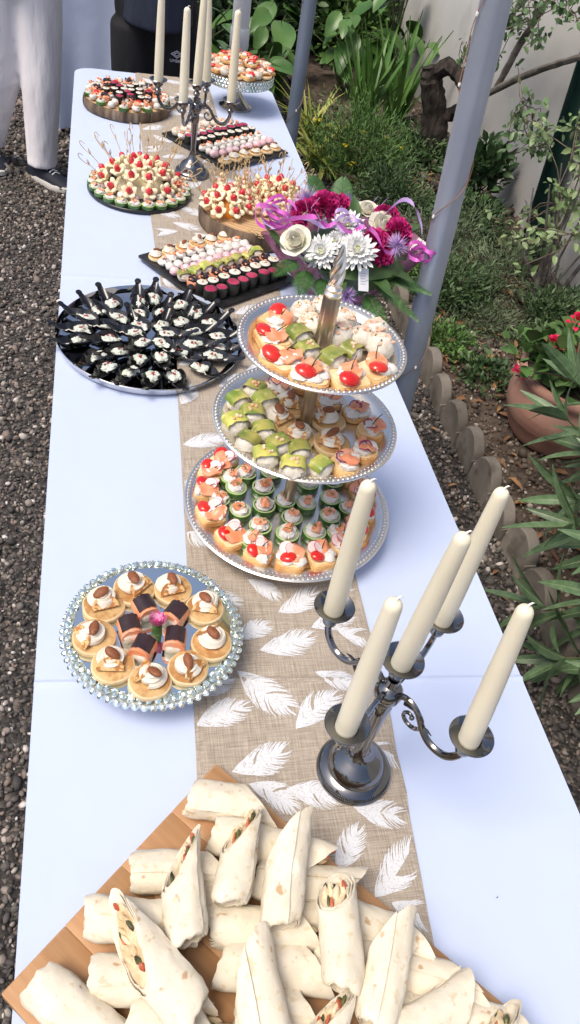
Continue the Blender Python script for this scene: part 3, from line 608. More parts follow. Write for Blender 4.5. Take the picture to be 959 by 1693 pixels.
# ================================================================== candelabra
def ring_beads(b, R0, z, r, n):
    for k in range(n): a = 2*math.pi*k/n; b.blob((R0*math.cos(a), R0*math.sin(a), z), r, 6, 4, 0)
def candelabrum(label, loc, arms, near=True, lean=(0, 0)):
    e = link('candelabrum', None, None, loc); tag(e, label, 'candelabrum', 'five-armed candelabra')
    b = MB(NICK).lathe([(.0535,0),(.0535,.004),(.0505,.007),(.0495,.009),(.050,.012),(.046,.016),(.041,.018),(.0395,.021),(.037,.028),(.031,.035),(.022,.041),(.014,.050),(.0105,.060)], 48)
    base = link('base', b.mesh('base'), e)
    if near:
        rb = MB(NICK); ring_beads(rb, .0515, .0065, .0013, 110); ring_beads(rb, .0395, .0205, .0011, 84); link('bead_ring', rb.mesh('bead_ring'), base)
    hx, hy = lean; H_ = .2
    st = MB(NICK); prof = [(.0105,.060),(.009,.066),(.0075,.075),(.008,.09),(.0095,.12),(.011,.150),(.013,.168),(.0105,.176),(.015,.182),(.0185,.190),(.019,.198),(.0145,.206),(.009,.210),(.008,.222)]
    st.lathe(prof, 10); st.v = [(x+hx*(z-.06)/.17, y+hy*(z-.06)/.17, z) for x, y, z in st.v]; link('stem', st.mesh('stem'), e)
    cup = [(.0,-.030),(.006,-.029),(.0095,-.024),(.010,-.019),(.0062,-.014),(.0068,-.012),(.0125,-.008),(.0135,-.002),(.0140,.000),(.019,.002),(.0245,.0065),(.0265,.0085),(.0255,.0095),(.0245,.0088),(.019,.0045),(.0145,.003),(.0142,-.004),(.0,-.0045)]
    cm = MB(NICK).lathe(cup, 32); 
    if near: ring_beads(cm, .0262, .0092, .0008, 72)
    cm = cm.mesh('candle_cup'); cx, cy = hx, hy
    o = link('candle_cup', cm, e, (cx, cy, .254)); tops = [(loc[0]+cx, loc[1]+cy, loc[2]+.250)]
    for ax, ay in arms:
        dx, dy = ax-cx, ay-cy; rr = math.hypot(dx, dy); u = Vector((dx/rr, dy/rr, 0)); k = rr/.112
        M_ = lambda r, z: Vector((cx, cy, 0))+u*(r*k)+Vector((0,0,z))
        ctr = [(.010,.196),(.020,.206),(.032,.209),(.044,.203),(.053,.192),(.061,.181),(.071,.173),(.083,.170),(.095,.173),(.105,.183),(.111,.197),(.112,.206)]
        cc = []
        for i in range(len(ctr)-1):      # Catmull-Rom refinement
            p0, p1, p2, p3 = [Vector(ctr[max(0, min(len(ctr)-1, i+q))]) for q in (-1, 0, 1, 2)]
            for s in (0, .33, .66): cc.append(.5*((2*p1)+(p2-p0)*s+(2*p0-5*p1+4*p2-p3)*s*s+(3*p1-p0-3*p2+p3)*s**3))
        a_ = MB(NICK).tube([M_(p.x, p.y) for p in cc], [.0040-.0005*math.sin(i*.2) for i in range(len(cc))], 8, flat=1.25); ao = link('arm', a_.mesh('arm'), e)
        sp = []
        for i in range(30):
            t = i/29; an = 2.3-t*7.6; r0 = .0185*(1-t)**.8+.003; sp.append(M_(.040+r0*math.cos(an)*1.0, .183+r0*math.sin(an)))
        s_ = MB(NICK).tube(sp, [.0034-.0012*i/29 for i in range(30)], 8); s_.blob(sp[-1], .0036, 8, 6, 0)
        s_.tube([M_(.058,.186), M_(.066,.188), M_(.073,.186)], [.0026,.002,.0006], 6); link('scroll', s_.mesh('scroll'), ao)
        link('candle_cup', cm, e, (ax, ay, .235)); tops.append((loc[0]+ax, loc[1]+ay, loc[2]+.231))
    return tops
def candle(label, base, tip, group):
    b = Vector(base); t = Vector(tip); d = t-b; e = link('candle', None, None, b, Vector((0,0,1)).rotation_difference(d).to_euler()); tag(e, label, 'candle', group); L_ = d.length
    link('wax', MB(IVORY).lathe([(0,0),(.0128,0),(.0131,.004),(.0130,L_*.25),(.0118,L_*.55),(.0102,L_*.8),(.0090,L_*.955),(.0084,L_*.972),(.0070,L_*.984),(.0045,L_*.993),(.0,L_*.996)], 24).mesh('wax'), e)
    link('wick', MB(WICKM).tube([(0,0,L_*.985),(.0006,0,L_*.995),(.0025,.001,L_*1.005),(.0055,.0015,L_*1.009),(.0075,.002,L_*1.004)], [.0013,.0012,.001,.0009,.0006], 6).mesh('wick'), e)
nb = (.441,.457,TZ+.0045)
tops = candelabrum('dark polished metal candelabrum standing on the runner in the foreground', nb, [(-.054,.107),(-.074,-.057),(.088,.083),(.068,-.084)], lean=(.006,.010))
nl = ['tall cream candle in the middle of the nearer candelabrum', 'cream candle at the rear left of the nearer candelabrum, before the tiered tray', 'cream candle at the front left of the nearer candelabrum, above its foot', 'cream candle at the rear right of the nearer candelabrum, reaching over the garden edging', 'cream candle at the front right of the nearer candelabrum, apart on the white cloth']
tips = [(.438,.449,1.25),(.373,.547,1.225),(.361,.396,1.222),(.519,.532,1.228),(.487,.382,1.222)]
for l, b0, t0 in zip(nl, tops, tips): candle(l, b0, t0, 'cream candles')
fb = (.371,2.436,TZ+.0045)
tops = candelabrum('metal candelabrum with five candles at the far end of the table', fb, [(-.108,.055),(-.046,-.095),(.038,.10),(.095,-.052)], near=False)
fl = ['middle candle of the far candelabrum', 'leftmost candle of the far candelabrum', 'second candle from the left on the far candelabrum', 'fourth candle from the left on the far candelabrum', 'rightmost candle of the far candelabrum, before the silver cake stand']
for l, b0, dx in zip(fl, tops, ((.004,0),(.002,0),(-.002,.004),(-.012,0),(-.004,0))): candle(l, b0, (b0[0]+dx[0], b0[1]+dx[1], b0[2]+.238), 'cream candles')
# ================================================================== canape prototypes (variants share mesh data)
def swirl(b, r, h, seed=0, n=26, base=0.):
    """piped dollop: a fluted rope of cream wound upwards in shrinking turns"""
    V = []; F = []; K = 10; S = 60; turns = 3.1
    for j in range(S):
        t = j/(S-1); a = turns*2*math.pi*t+seed; tr = .33*r*(1-.62*t); rc = (r-tr)*(1-t)**.8*.98; z = base+tr*.55+(h-tr*.8)*t**.9
        c = (rc*math.cos(a), rc*math.sin(a))
        for i in range(K):
            q = 2*math.pi*i/K; rr = tr*(1+.22*math.sin(4*q+j*.3)); V.append((c[0]+rr*math.cos(q)*math.cos(a), c[1]+rr*math.cos(q)*math.sin(a), z+rr*math.sin(q)*.85))
    for j in range(S-1): F += [(j*K+i, j*K+(i+1) % K, (j+1)*K+(i+1) % K, (j+1)*K+i) for i in range(K)]
    F.append(tuple(range(K))[::-1]); F.append(tuple((S-1)*K+i for i in range(K))); b.add(V, F); b.blob((0,0,base+h*.35), (r*.5,r*.5,h*.32), 12, 8, .05); return b
def almond_m(seed): return MB(ALMO).blob((0,0,0), (.0105,.0062,.0042), 12, 7, .06, 1.5, seed)
def v_blini(seed, r=.028, wafer=True):
    rg = random.Random(seed); k = r/.028; b = MB(PANS); b.lathe([(0,0),(r*.90,0),(r*.99,.0018),(r,.0042),(r*.98,.0068),(r*.91,.0084)], 32, .05, seed); b.use(PANC); b.lathe([(r*.91,.0084),(r*.86,.0090),(r*.6,.0094),(0,.0092)], 32, .05, seed)
    P_ = [('pancake', b.mesh('pancake'))]
    ox, oy = rg.uniform(-.004, .002)*k, rg.uniform(0, .006)*k; b = MB(CREAM); b.at((ox, oy, .0085)); swirl(b, .0200*k, .0185*k, seed); P_.append(('cream_swirl', b.mesh('cream_swirl')))
    b = MB(ALMO); b.at((ox+rg.uniform(-.003, .006)*k, oy-.001, .0085+.0175*k), (rg.uniform(-.3, .3), rg.uniform(-.3, .3), rg.uniform(0, 3.1)), (k*1.1, k*1.1, k)); b.blob((0,0,0), (.0105,.0062,.0042), 12, 7, .06, 1.5, seed); P_.append(('almond', b.mesh('almond')))
    if wafer:
        b = MB(LACE); a0 = rg.uniform(3.2, 5.2); K = 8; V = []; rr = r*1.02
        b.at((ox+.0150*k*math.cos(a0), oy+.0150*k*math.sin(a0), .0145), (rg.uniform(.55, .85), 0, a0+1.57))
        for i in range(K+1): a = math.pi*i/K; V += [(rr*.62*math.cos(a), rr*.62*math.sin(a)-.003, 0), (rr*.62*math.cos(a), rr*.62*math.sin(a)-.003, .0014)]
        F = [(2*i, 2*i+2, 2*i+3, 2*i+1) for i in range(K)]+[tuple(2*i for i in range(K+1))[::-1], tuple(2*i+1 for i in range(K+1)), (0, 1, 2*K+1, 2*K)]; b.add(V, F); P_.append(('lace_wafer', b.mesh('lace_wafer', ang=30)))
    return P_
def v_salmon_bite(seed):
    b = MB(RICE).rbox(.029, .036, 0, .019, .008, .004, 4, .3, seed); P_ = [('rice', b.mesh('rice', ang=60))]
    b = MB(SALM); V = []; F = []; K, J = 11, 8
    for j in range(J):
        for i in range(K):
            a = math.pi*(i/(K-1)); x = .0168*math.cos(a)*(1+.04*mnoise.noise(Vector((i*.5, j*.5, seed)))); z = .008+.021*math.sin(a)**.7; V.append((x, -.0165+.033*j/(J-1)+.0015*mnoise.noise(Vector((i*.7, j, seed+4))), z))
    F = [(j*K+i, j*K+i+1, (j+1)*K+i+1, (j+1)*K+i) for j in range(J-1) for i in range(K-1)]+[tuple(range(K)), tuple((J-1)*K+i for i in range(K))[::-1]]; b.add(V, F); P_.append(('salmon', b.mesh('salmon', ang=60)))
    b = MB(DARK); V = []
    for j in range(J):
        for i in range(K):
            a = math.pi*(.18+.64*i/(K-1)); V.append((.0176*math.cos(a), -.012+.027*j/(J-1)+.002*mnoise.noise(Vector((i*.9, j, seed))), .009+.0222*math.sin(a)**.7+.0006*mnoise.noise(Vector((i, j*.8, seed+1)))))
    b.add(V, [(j*K+i, j*K+i+1, (j+1)*K+i+1, (j+1)*K+i) for j in range(J-1) for i in range(K-1)]); P_.append(('aubergine_slice', b.mesh('aubergine_slice', ang=60)))
    return P_
def slab(b, sx, sy, th, seed, wav=.003, z=0.):
    """thin draped slice"""
    V = []; K = 7
    for l in (0, 1):
        for j in range(K):
            for i in range(K):
                u, v = i/(K-1)-.5, j/(K-1)-.5; rnd_ = 1-.25*(abs(u*2)**3*abs(v*2)**3)
                V.append((sx*u*rnd_+.001*mnoise.noise(Vector((v*4, seed, 0))), sy*v*rnd_, z+wav*(mnoise.noise(Vector((u*3, v*2.5, seed)))*1.2-abs(u)*.9)+th*l))
    n = K*K; F = [(n+j*K+i, n+j*K+i+1, n+(j+1)*K+i+1, n+(j+1)*K+i) for j in range(K-1) for i in range(K-1)]
    ed = [i for i in range(K)]+[j*K+K-1 for j in range(1, K)]+[(K-1)*K+i for i in range(K-2, -1, -1)]+[j*K for j in range(K-2, 0, -1)]
    F += [(ed[q], ed[(q+1) % len(ed)], n+ed[(q+1) % len(ed)], n+ed[q]) for q in range(len(ed))]; return b.add(V, F)
def v_toast(seed, kind_='tomato', sx=.046, sy=.040, rnd_=.009):
    rg = random.Random(seed); b = MB(CRUST); b.rbox(sx, sy, 0, .012, rnd_, .002, 4, .12, seed); b.use(BREAD); b.at((0,0,0)); b.rbox(sx*.93, sy*.93, .0118, .0128, rnd_*.9, .0004, 4)
    P_ = [('toast', b.mesh('toast'))]
    b = MB(WCREAM)
    for k in range(5): b.blob((rg.uniform(-.3, .3)*sx, rg.uniform(-.28, .28)*sy, .0145), (rg.uniform(.009, .012), rg.uniform(.008, .011), rg.uniform(.004, .0065)), 12, 6, .25, 2.2, seed+k)
    P_.append(('cream_cheese', b.mesh('cream_cheese')))
    b = MB(SALM); b.at((rg.uniform(.003, .008), rg.uniform(.002, .008), .019), (rg.uniform(-.2, .2), rg.uniform(-.15, .25), rg.uniform(-.6, .6))); slab(b, .026, .033, .003, seed, .006); P_.append(('salmon_slice', b.mesh('salmon_slice', ang=60)))
    if kind_ in ('tomato', 'radish'):
        b = MB(TOMA); b.at((-.006+rg.uniform(-.003, .003), -.008+rg.uniform(-.003, .003), .0185), (rg.uniform(-.3, .2), rg.uniform(-.3, .3), 0)); k = 1. if kind_ == 'tomato' else .82; b.blob((0,0,0), (.0150*k,.0126*k,.0072*k), 16, 8, .02, 1., seed, flat=-.003); P_.append(('tomato_half', b.mesh('tomato_half')))
    if kind_ == 'radish':
        for q in range(2):
            b = MB(RADI); b.at((-.009+.007*q, .010-.004*q, .0205+.002*q), (.45, -.2+.3*q, q)); b.lathe([(0,0),(.0098,0),(.0098,.0011),(0,.0012)], 18); b.use(RADR); b.lathe([(.0098,.0),(.0104,.0003),(.0104,.0009),(.0098,.0011)], 18); P_.append(('radish_slice', b.mesh('radish_slice')))
    if kind_ == 'onion':
        for q in range(3):
            b = MB(ONIO); r0 = rg.uniform(.007, .012); a0 = rg.uniform(0, 6); b.tube([(r0*math.cos(a0+.28*i)-.004, r0*math.sin(a0+.28*i), .0225+.002*math.sin(i*.6)) for i in range(8)], .0009, 5); P_.append(('onion_strip', b.mesh('onion_strip')))
    if kind_ != 'onion' and rg.random() < .75 or kind_ == 'onion' and rg.random() < .4:
        b = MB(CHIV); b.tube([(0,.002,.018),(.004,.008,.027),(.010,.013,.036)], [.0009,.0008,.0006], 5); P_.append(('chive', b.mesh('chive')))
    return P_
def v_avocado(seed):
    rg = random.Random(seed); P_ = [('rice', MB(RICE).blob((0,0,.0135), (.0190,.0178,.0148), 20, 13, .10, 5.5, seed, flat=-.0130).mesh('rice'))]
    b = MB(AVOC); V = []; K, J = 14, 8
    for j in range(J):
        for i in range(K):
            a = math.pi*(.08+.84*i/(K-1)); w_ = .026*(1-.12*abs(j/(J-1)-.5)); V.append((.0185*math.copysign(abs(math.cos(a))**.55, math.cos(a))*(1+.09*mnoise.noise(Vector((i*.6, j*.6, seed)))), w_*(j/(J-1)-.5)+.003*mnoise.noise(Vector((i*.5, seed, 2.))), .0085+.0215*math.sin(a)**.55*(1+.07*mnoise.noise(Vector((i*.6, j*.6, seed+3))))))
    b.add(V, [(j*K+i, j*K+i+1, (j+1)*K+i+1, (j+1)*K+i) for j in range(J-1) for i in range(K-1)]); n = len(b.v)
    P_.append(('avocado_slice', b.mesh('avocado_slice', ang=70)))
    if rg.random() < .5:
        b = MB(SHRI)
        for k in range(4): b.blob((rg.uniform(-.007, .007), rg.uniform(-.006, .006), .031), .0026, 6, 4, .3, 2, k+seed)
        P_.append(('orange_roe', b.mesh('orange_roe')))
    return P_
def v_riceball(seed):
    rg = random.Random(seed); P_ = [('rice', MB(RICE).blob((0,0,.0135), (.0182,.0172,.0155), 20, 13, .10, 6., seed, flat=-.0130).mesh('rice'))]
    b = MB(SHRI)
    for k in range(16): a = rg.uniform(0, 6.28); q = rg.uniform(0, .014); b.blob((q*math.cos(a), q*math.sin(a), .0290-q*q*32), (rg.uniform(.002, .0055), .0026, .002), 6, 4, .3, 2, k+seed)
    P_.append(('shrimp_topping', b.mesh('shrimp_topping'))); 
    b = MB(HERB)
    for k in range(3): a = rg.uniform(0, 6.28); b.blob((.009*math.cos(a), .009*math.sin(a), .0285), (.0022,.001,.0008), 5, 4, .2, 2, k)
    P_.append(('herb_fleck', b.mesh('herb_fleck'))); return P_
def v_cuke(seed, r=.0165):
    rg = random.Random(seed); b = MB(CUCU).lathe([(0,0),(r*.97,0),(r,.002),(r,.0100),(r*.97,.0115)], 24, .03, seed); b.use(CUCF).lathe([(r*.97,.0115),(r*.84,.0119),(r*.78,.0110),(0,.0110)], 24, .03, seed); P_ = [('cucumber', b.mesh('cucumber', ang=50))]
    b = MB(WCREAM)
    b.blob((0,0,.0120), (.0128,.0124,.0055), 16, 8, .12, 3., seed)
    for k in range(6): a = rg.uniform(0, 6.28); q = rg.uniform(.003, .0085); b.blob((q*math.cos(a), q*math.sin(a), .0150), (.0068,.0060,.0042), 10, 6, .3, 2.5, seed+k)
    P_.append(('cream_cheese', b.mesh('cream_cheese'))); b = MB(SALM); b.at((rg.uniform(-.004, .004), rg.uniform(-.003, .003), .0197), (rg.uniform(-.2, .2), rg.uniform(-.3, .3), rg.uniform(0, 3))); slab(b, .0125, .0175, .0024, seed, .004); P_.append(('salmon_bit', b.mesh('salmon_bit', ang=60)))
    b = MB(HERB)
    for k in range(3): a = rg.uniform(0, 6.28); b.tube([(0,0,.0205),(.004*math.cos(a),.004*math.sin(a),.0240),(.009*math.cos(a),.009*math.sin(a),.0245)], [.0006,.0006,.0003], 4)
    P_.append(('dill_sprig', b.mesh('dill_sprig'))); return P_
BL = [v_blini(s) for s in range(9)]; BLS = [v_blini(20+s, .024, False) for s in range(4)]; SB = [v_salmon_bite(s) for s in range(3)]
TO = [v_toast(s, 'tomato', .050, .043) for s in range(6)]; TR = [v_toast(10+s, 'radish', .042, .038) for s in range(9)]; TN = [v_toast(30+s, 'onion', .040, .035, .015) for s in range(7)]
AV = [v_avocado(s) for s in range(9)]; RB = [v_riceball(s) for s in range(7)]; CU = [v_cuke(s) for s in range(9)]
# ================================================================== mirrored cake stand
gc = Vector((.1703,.6786)); GZ = .800; Rg = .1285
e = link('mirror_cake_stand', None, None, (gc.x, gc.y, TZ+.0022)); tag(e, 'round mirrored cake stand with faceted crystal rim, left foreground', 'cake stand'); zt = GZ-TZ-.0022
link('mirror_plate', MB(MIRR).lathe([(0,zt-.012),(Rg-.012,zt-.012),(Rg-.012,zt-.002),(Rg-.014,zt),(0,zt)], 72).mesh('mirror_plate', ang=20), e)
link('rim_band', MB(SILV).lathe([(Rg-.012,zt-.014),(Rg-.001,zt-.014),(Rg,zt-.012),(Rg,zt-.003),(Rg-.012,zt-.003)], 72).mesh('rim_band'), e)
link('foot', MB(SILV).lathe([(0,0),(.06,0),(.06,.004),(.045,.010),(.02,.018),(.014,.03),(.016,zt-.016),(.05,zt-.012),(0,zt-.0125)], 40).mesh('foot'), e)
def crystal(n=7, r=.0056, h=.0058):
    V = [(0,0,h*.9)]; F = []
    for rr, z in ((r*.55, h*.9), (r, h*.35), (r*.8, -h*.25)):
        for i in range(n): a = 2*math.pi*(i+.5*(rr == r))/n; V.append((rr*math.cos(a), rr*math.sin(a), z))
    F += [(0, 1+i, 1+(i+1) % n) for i in range(n)]
    for j in range(2):
        for i in range(n): p, q = 1+j*n+i, 1+j*n+(i+1) % n; F += [(p, p+n, q), (q, p+n, q+n)]
    F.append(tuple(1+2*n+i for i in range(n))[::-1]); return MB(CRYS).add(V, F).mesh('crystal', smooth=False)
cr = crystal()
for k in range(64):
    a = 2*math.pi*k/64
    link('crystal', cr, e, ((Rg-.0062)*math.cos(a), (Rg-.0062)*math.sin(a), zt-.0005), (U(-.3,.3), U(-.3,.3), U(0,3)))
    link('crystal', cr, e, ((Rg+.0012)*math.cos(a+.056), (Rg+.0012)*math.sin(a+.056), zt-.008), (0, 1.2, a+.056), .9)
bp_ = [(.144,.747),(.203,.744),(.249,.705),(.253,.64),(.216,.6),(.161,.582),(.11,.612),(.084,.661),(.098,.718)]; rk = rank_clock(bp_, gc)
for i, p in enumerate(bp_):
    p = gc+(Vector(p)-gc)*.99
    place('blini', 'almond-topped cream blini on the mirrored stand, %s clockwise from the rear' % ORD[rk[i]], 'blini', BL[i % 9], (p.x, p.y, GZ+.0008), U(-1.2,1.2), s=1.10*U(.95,1.05), group='blinis around the mirrored stand')
sp_ = [(.159,.704),(.202,.69),(.136,.669),(.199,.645),(.153,.633)]; sr = [.25,-.5,.1,-.25,-.35]; rk = rank_clock(sp_, (.17,.67))
for i, p in enumerate(sp_): place('salmon_bite', 'dark-capped salmon rice bite on the mirrored stand, %s clockwise from the rear' % ORD[rk[i]], 'sushi', SB[i % 3], (p[0], p[1], GZ+.0008), sr[i]+U(-.15,.15), s=.96, group='dark-capped salmon bites')
b = MB(mat('magenta_petal', (.50,.03,.20), .5, col2=(.80,.35,.52), scale=120))
for r_, k_, z_ in ((.021, 10, .020), (.015, 9, .024), (.009, 7, .028)):
    for i in range(k_): a = 2*math.pi*i/k_+r_*100; b.at((0,0,z_), (0, -.7, a)); b.add(*[[(x*r_, y*r_, z*r_) for x, y, z in leaf_t(.9,.15,-.2)[0]], leaf_t(.9,.15,-.2)[1]])
b.at((0,0,0)).use(HERB).lathe([(0,0),(.008,0),(.007,.018),(0,.019)], 12)
place('flower_head', 'small magenta flower head in the centre of the mirrored stand', 'flower', b.mesh('flower_head'), (.1745,.668,GZ+.0008))
# ================================================================== three-tier stand
tc_ = Vector((.4245,.955)); tiers = [(.772,.187), (.965,.1525), (1.115,.1295)]
e = link('tiered_stand', None, None, (tc_.x, tc_.y, TZ+.0045)); tag(e, 'three-tiered silver tray stand with beaded rims and twisted finial', 'tiered stand'); z0 = TZ+.0045
link('foot', MB(SILV).lathe([(0,0),(.105,0),(.105,.004),(.09,.012),(.085,.022),(0,.023)], 56).mesh('foot'), e)
for k, (z, r) in enumerate(tiers):
    zz = z-z0; pr = [(0,zz-.003),(r*.80,zz-.003),(r*.84,zz+.004),(r*.88,zz+.0075),(r*.985,zz+.0095),(r,zz+.0085),(r*1.0,zz+.0100),(r*.985,zz+.0118),(r*.89,zz+.0098),(r*.845,zz+.0065),(r*.81,zz+.0005),(r*.78,zz),(.012,zz)]
    o = link('tray', MB(SILV).lathe(pr, 96).mesh('tray'), e); b = MB(SILV); nb_ = int(2*math.pi*r/.0085)
    for i in range(nb_): a = 2*math.pi*i/nb_; b.blob(((r*.963)*math.cos(a), (r*.963)*math.sin(a), zz+.0118), (.0030,.0030,.0022), 7, 4, 0)
    ob = link('bead_rim', b.mesh('bead_rim'), o)
    b = MB(SILV); nb2 = int(nb_*1.0)
    for i in range(nb2): a = 2*math.pi*(i+.5)/nb2; b.blob(((r*.925)*math.cos(a), (r*.925)*math.sin(a), zz+.0108), (.0012,.0012,.001), 5, 3, 0)
    link('bead_row', b.mesh('bead_row'), o)
for za, zb in ((.772,.962), (.965,1.112)): link('rod', MB(CHAM).lathe([(0,za-z0),(.0115,za-z0),(.0105,za-z0+.01),(.0105,zb-z0-.004),(.0125,zb-z0-.002),(0,zb-z0-.002)], 24).mesh('rod'), e)
zr = 1.115-z0
link('rod', MB(CHAM).lathe([(0,zr),(.0135,zr),(.0135,zr+.085),(.0125,zr+.088),(0,zr+.0885)], 28).mesh('rod'), e)
b = MB(SILV).lathe([(0,zr+.087),(.0125,zr+.0875),(.0135,zr+.091),(.011,zr+.095),(.012,zr+.099),(.008,zr+.103),(.0085,zr+.107),(0,zr+.108)], 24)
for q in range(4):
    b.tube([((.006*(1-i/14)+.0035*math.sin(i*.2))*math.cos(q*1.571+i*.33), (.006*(1-i/14)+.0035*math.sin(i*.2))*math.sin(q*1.571+i*.33), zr+.104+.0042*i) for i in range(15)], [.0038*(1-(i/15)**2)+.0008 for i in range(15)], 6)
b.tube([(0,0,zr+.104),(0,0,zr+.13),(0,0,zr+.16)], [.006,.004,.0015], 8); link('finial', b.mesh('finial'), e)
def tier(pts, protos, name, lab, cat, z, group, rot=None, s=1., jit=.5, outward=None):
    rk = rank_left([(p[0], p[1], z) for p in pts])
    for i, p in enumerate(pts):
        rz = U(-jit, jit)+(math.atan2(p[1]-tc_.y, p[0]-tc_.x)+math.pi/2 if outward else 0)+(rot or 0)
        place(name, lab % ordl(rk[i], len(pts)), cat, protos[i % len(protos)], (p[0], p[1], z+.0008), rz, s=s*U(.93,1.06), group=group)
tier([(.364,1.006),(.347,.956),(.351,.901),(.386,.865),(.444,.859),(.489,.883)], TO, 'salmon_toast', 'salmon toast with tomato half on the top tier, %s', 'canape', 1.115, 'salmon toasts with tomato on the top tier', jit=.25, outward=True, s=1.10)
tier([(.386,.955),(.393,.918),(.425,.897),(.458,.918)], AV, 'avocado_rice_bite', 'avocado-topped rice bite on the top tier, %s', 'sushi', 1.115, 'avocado rice bites on the top tier', jit=.8, s=1.0)
tier([(.405,1.022),(.41,.983),(.468,1.005),(.451,.962),(.484,.957),(.510,.977),(.508,.934),(.44,1.035)], RB, 'shrimp_rice_ball', 'shrimp-flecked rice ball on the top tier, %s', 'sushi', 1.115, 'shrimp rice balls on the top tier', jit=3, s=1.2)
tier([(.315,.990),(.346,1.018),(.36,.988),(.304,.93),(.334,.951),(.318,.889),(.348,.914),(.366,.880),(.341,.852),(.396,.868),(.379,.829),(.424,.832)], AV, 'avocado_rice_bite', 'avocado-wrapped rice bite on the middle tier, %s', 'sushi', .965, 'avocado rice bites on the middle tier', jit=.8, s=1.05)
tier([(.378,.952),(.404,.991),(.403,.912),(.463,.955),(.457,.898)], BL, 'blini', 'cream blini with almond on the middle tier, %s', 'blini', .965, 'blinis on the middle tier', jit=.8, s=1.05)
tier([(.389,1.035),(.475,1.003),(.515,.972),(.527,.924),(.465,.843),(.506,.874),(.44,1.045)], TN, 'salmon_toast', 'salmon toast with red onion strips on the middle tier, %s', 'canape', .965, 'salmon onion toasts on the middle tier', jit=.5, s=1.12)
tier([(.318,1.061),(.291,1.032),(.279,.986),(.281,.927),(.310,.870),(.354,.834),(.406,.817),(.459,.822),(.506,.846),(.538,.882),(.560,.924),(.570,.972),(.556,1.022)], TR, 'salmon_toast', 'toast with radish, salmon and tomato on the bottom tier, %s', 'canape', .772, 'radish toasts around the bottom tier', jit=.2, outward=True, s=1.16)
tier([(.333,.988),(.334,.932),(.356,1.028),(.383,.988),(.378,.942),(.364,.892),(.409,.873),(.424,.912),(.457,.948),(.458,.876),(.495,.915),(.505,.960),(.405,1.030),(.47,1.000),(.52,1.005),(.300,.960),(.327,1.015),(.345,.862),(.418,.955),(.500,.872),(.428,1.065),(.535,.935)], CU, 'cucumber_cup', 'cream-filled cucumber cup on the bottom tier, %s', 'canape', .772, 'cucumber cups on the bottom tier', jit=3, s=1.25)
# ================================================================== tray of tasting spoons
sc_ = Vector((.204,1.51)); Rs = .2075
e = link('round_tray', None, None, (sc_.x, sc_.y, TZ+.002)); tag(e, 'round polished steel tray crowded with black tasting spoons', 'tray')
link('tray_body', MB(mat('polished_steel', (.62,.62,.63), .07, metal=1.)).lathe([(0,.001),(Rs-.024,.001),(Rs-.008,.006),(Rs-.001,.020),(Rs,.0215),(Rs+.0015,.020),(Rs-.005,.004),(Rs-.02,0),(0,0)], 96).mesh('tray_body'), e)
def v_spoon(seed):
    rg = random.Random(seed); b = MB(BLKP); V = []; F = []; J = 20; K = 11
    for l in (0, 1):
        for j in range(J):
            t = j/(J-1)
            if t < .55: q = t/.55; x = -.027+.054*q; w_ = .0235*math.sqrt(max(.03, 1-abs(2*q-1)**2.4 if q < .5 else 1-.72*(2*q-1)**2.2)); dp = .0175*min(1, 3.2*q+.12); z0_ = .004*max(0, .2-q)*5
            else: q = (t-.55)/.45; x = .027+.036*q; w_ = .0125*(1-q)**1.3+.0062; dp = .0155*(1-q)**2.2+.0015; z0_ = .021*q**1.15
            for i in range(K):
                s = 2*i/(K-1)-1; V.append((x, w_*s*(1-.10*l), z0_+dp*abs(s)**2.0+.0012+(.0011 if l else -.0002)))
    n = J*K
    for j in range(J-1):
        for i in range(K-1): p = j*K+i; F.append((p, p+K, p+K+1, p+1)); F.append((n+p, n+p+1, n+p+K+1, n+p+K))
        p = j*K; F.append((p, n+p, n+p+K, p+K)); p = j*K+K-1; F.append((p, p+K, n+p+K, n+p))
    for j in (0, J-1): F += [(j*K+i, j*K+i+1, n+j*K+i+1, n+j*K+i) for i in range(K-1)]
    b.add(V, F); P_ = [('spoon_body', b.mesh('spoon_body', ang=60))]
    b = MB(BLKP); b.at((.0655,0,.0242), (0, -.35, 0)); b.lathe([(0,-.0014),(.0070,-.0014),(.0080,0),(.0072,.0014),(0,.0018)], 16); P_.append(('handle_end', b.mesh('handle_end')))
    b = MB(SALA)
    for k in range(10): b.blob((rg.uniform(-.014, .011), rg.uniform(-.008, .008), .0092+rg.uniform(0, .0040)), (rg.uniform(.0075, .0115), rg.uniform(.006, .0095), rg.uniform(.0040, .006)), 9, 6, .35, 2.6, seed*3+k)
    s_ = []
    for k in range(rg.choice((2, 3, 5))):
        c_ = MB(PEPR); c_.blob((rg.uniform(-.010, .007), rg.uniform(-.006, .006), .0182), (rg.uniform(.0018, .0034), .002, .0015), 6, 4, .3, 2, k); s_.append(('pepper_bit', c_.mesh('pepper_bit')))
    P_.append(('creamy_salad', b.mesh('creamy_salad'), s_)); return P_
SPN = [v_spoon(s) for s in range(6)]
for nm, rr, cnt, a0, zz, tl in (('outer', .152, 19, .1, .0035, 0), ('middle', .096, 12, .25, .0045, -.05), ('inner', .040, 6, .0, .006, -.05)):
    pts = []
    for k in range(cnt): a = a0+2*math.pi*k/cnt+U(-.07,.07); r_ = rr+U(-.007,.007); pts.append((sc_.x+r_*math.cos(a), sc_.y+r_*math.sin(a), a))
    rk = rank_clock(pts, sc_)
    for k, p in enumerate(pts):
        place('tasting_spoon', 'black tasting spoon of white salad, %s clockwise from the rear in the %s ring' % (ORD[rk[k]], nm), 'spoon', SPN[k % 6], (p[0], p[1], TZ+.002+zz+U(0,.002)), rot=(U(-.06,.06), tl-.02, p[2]+U(-.28,.28)), group='black tasting spoons on the steel tray')
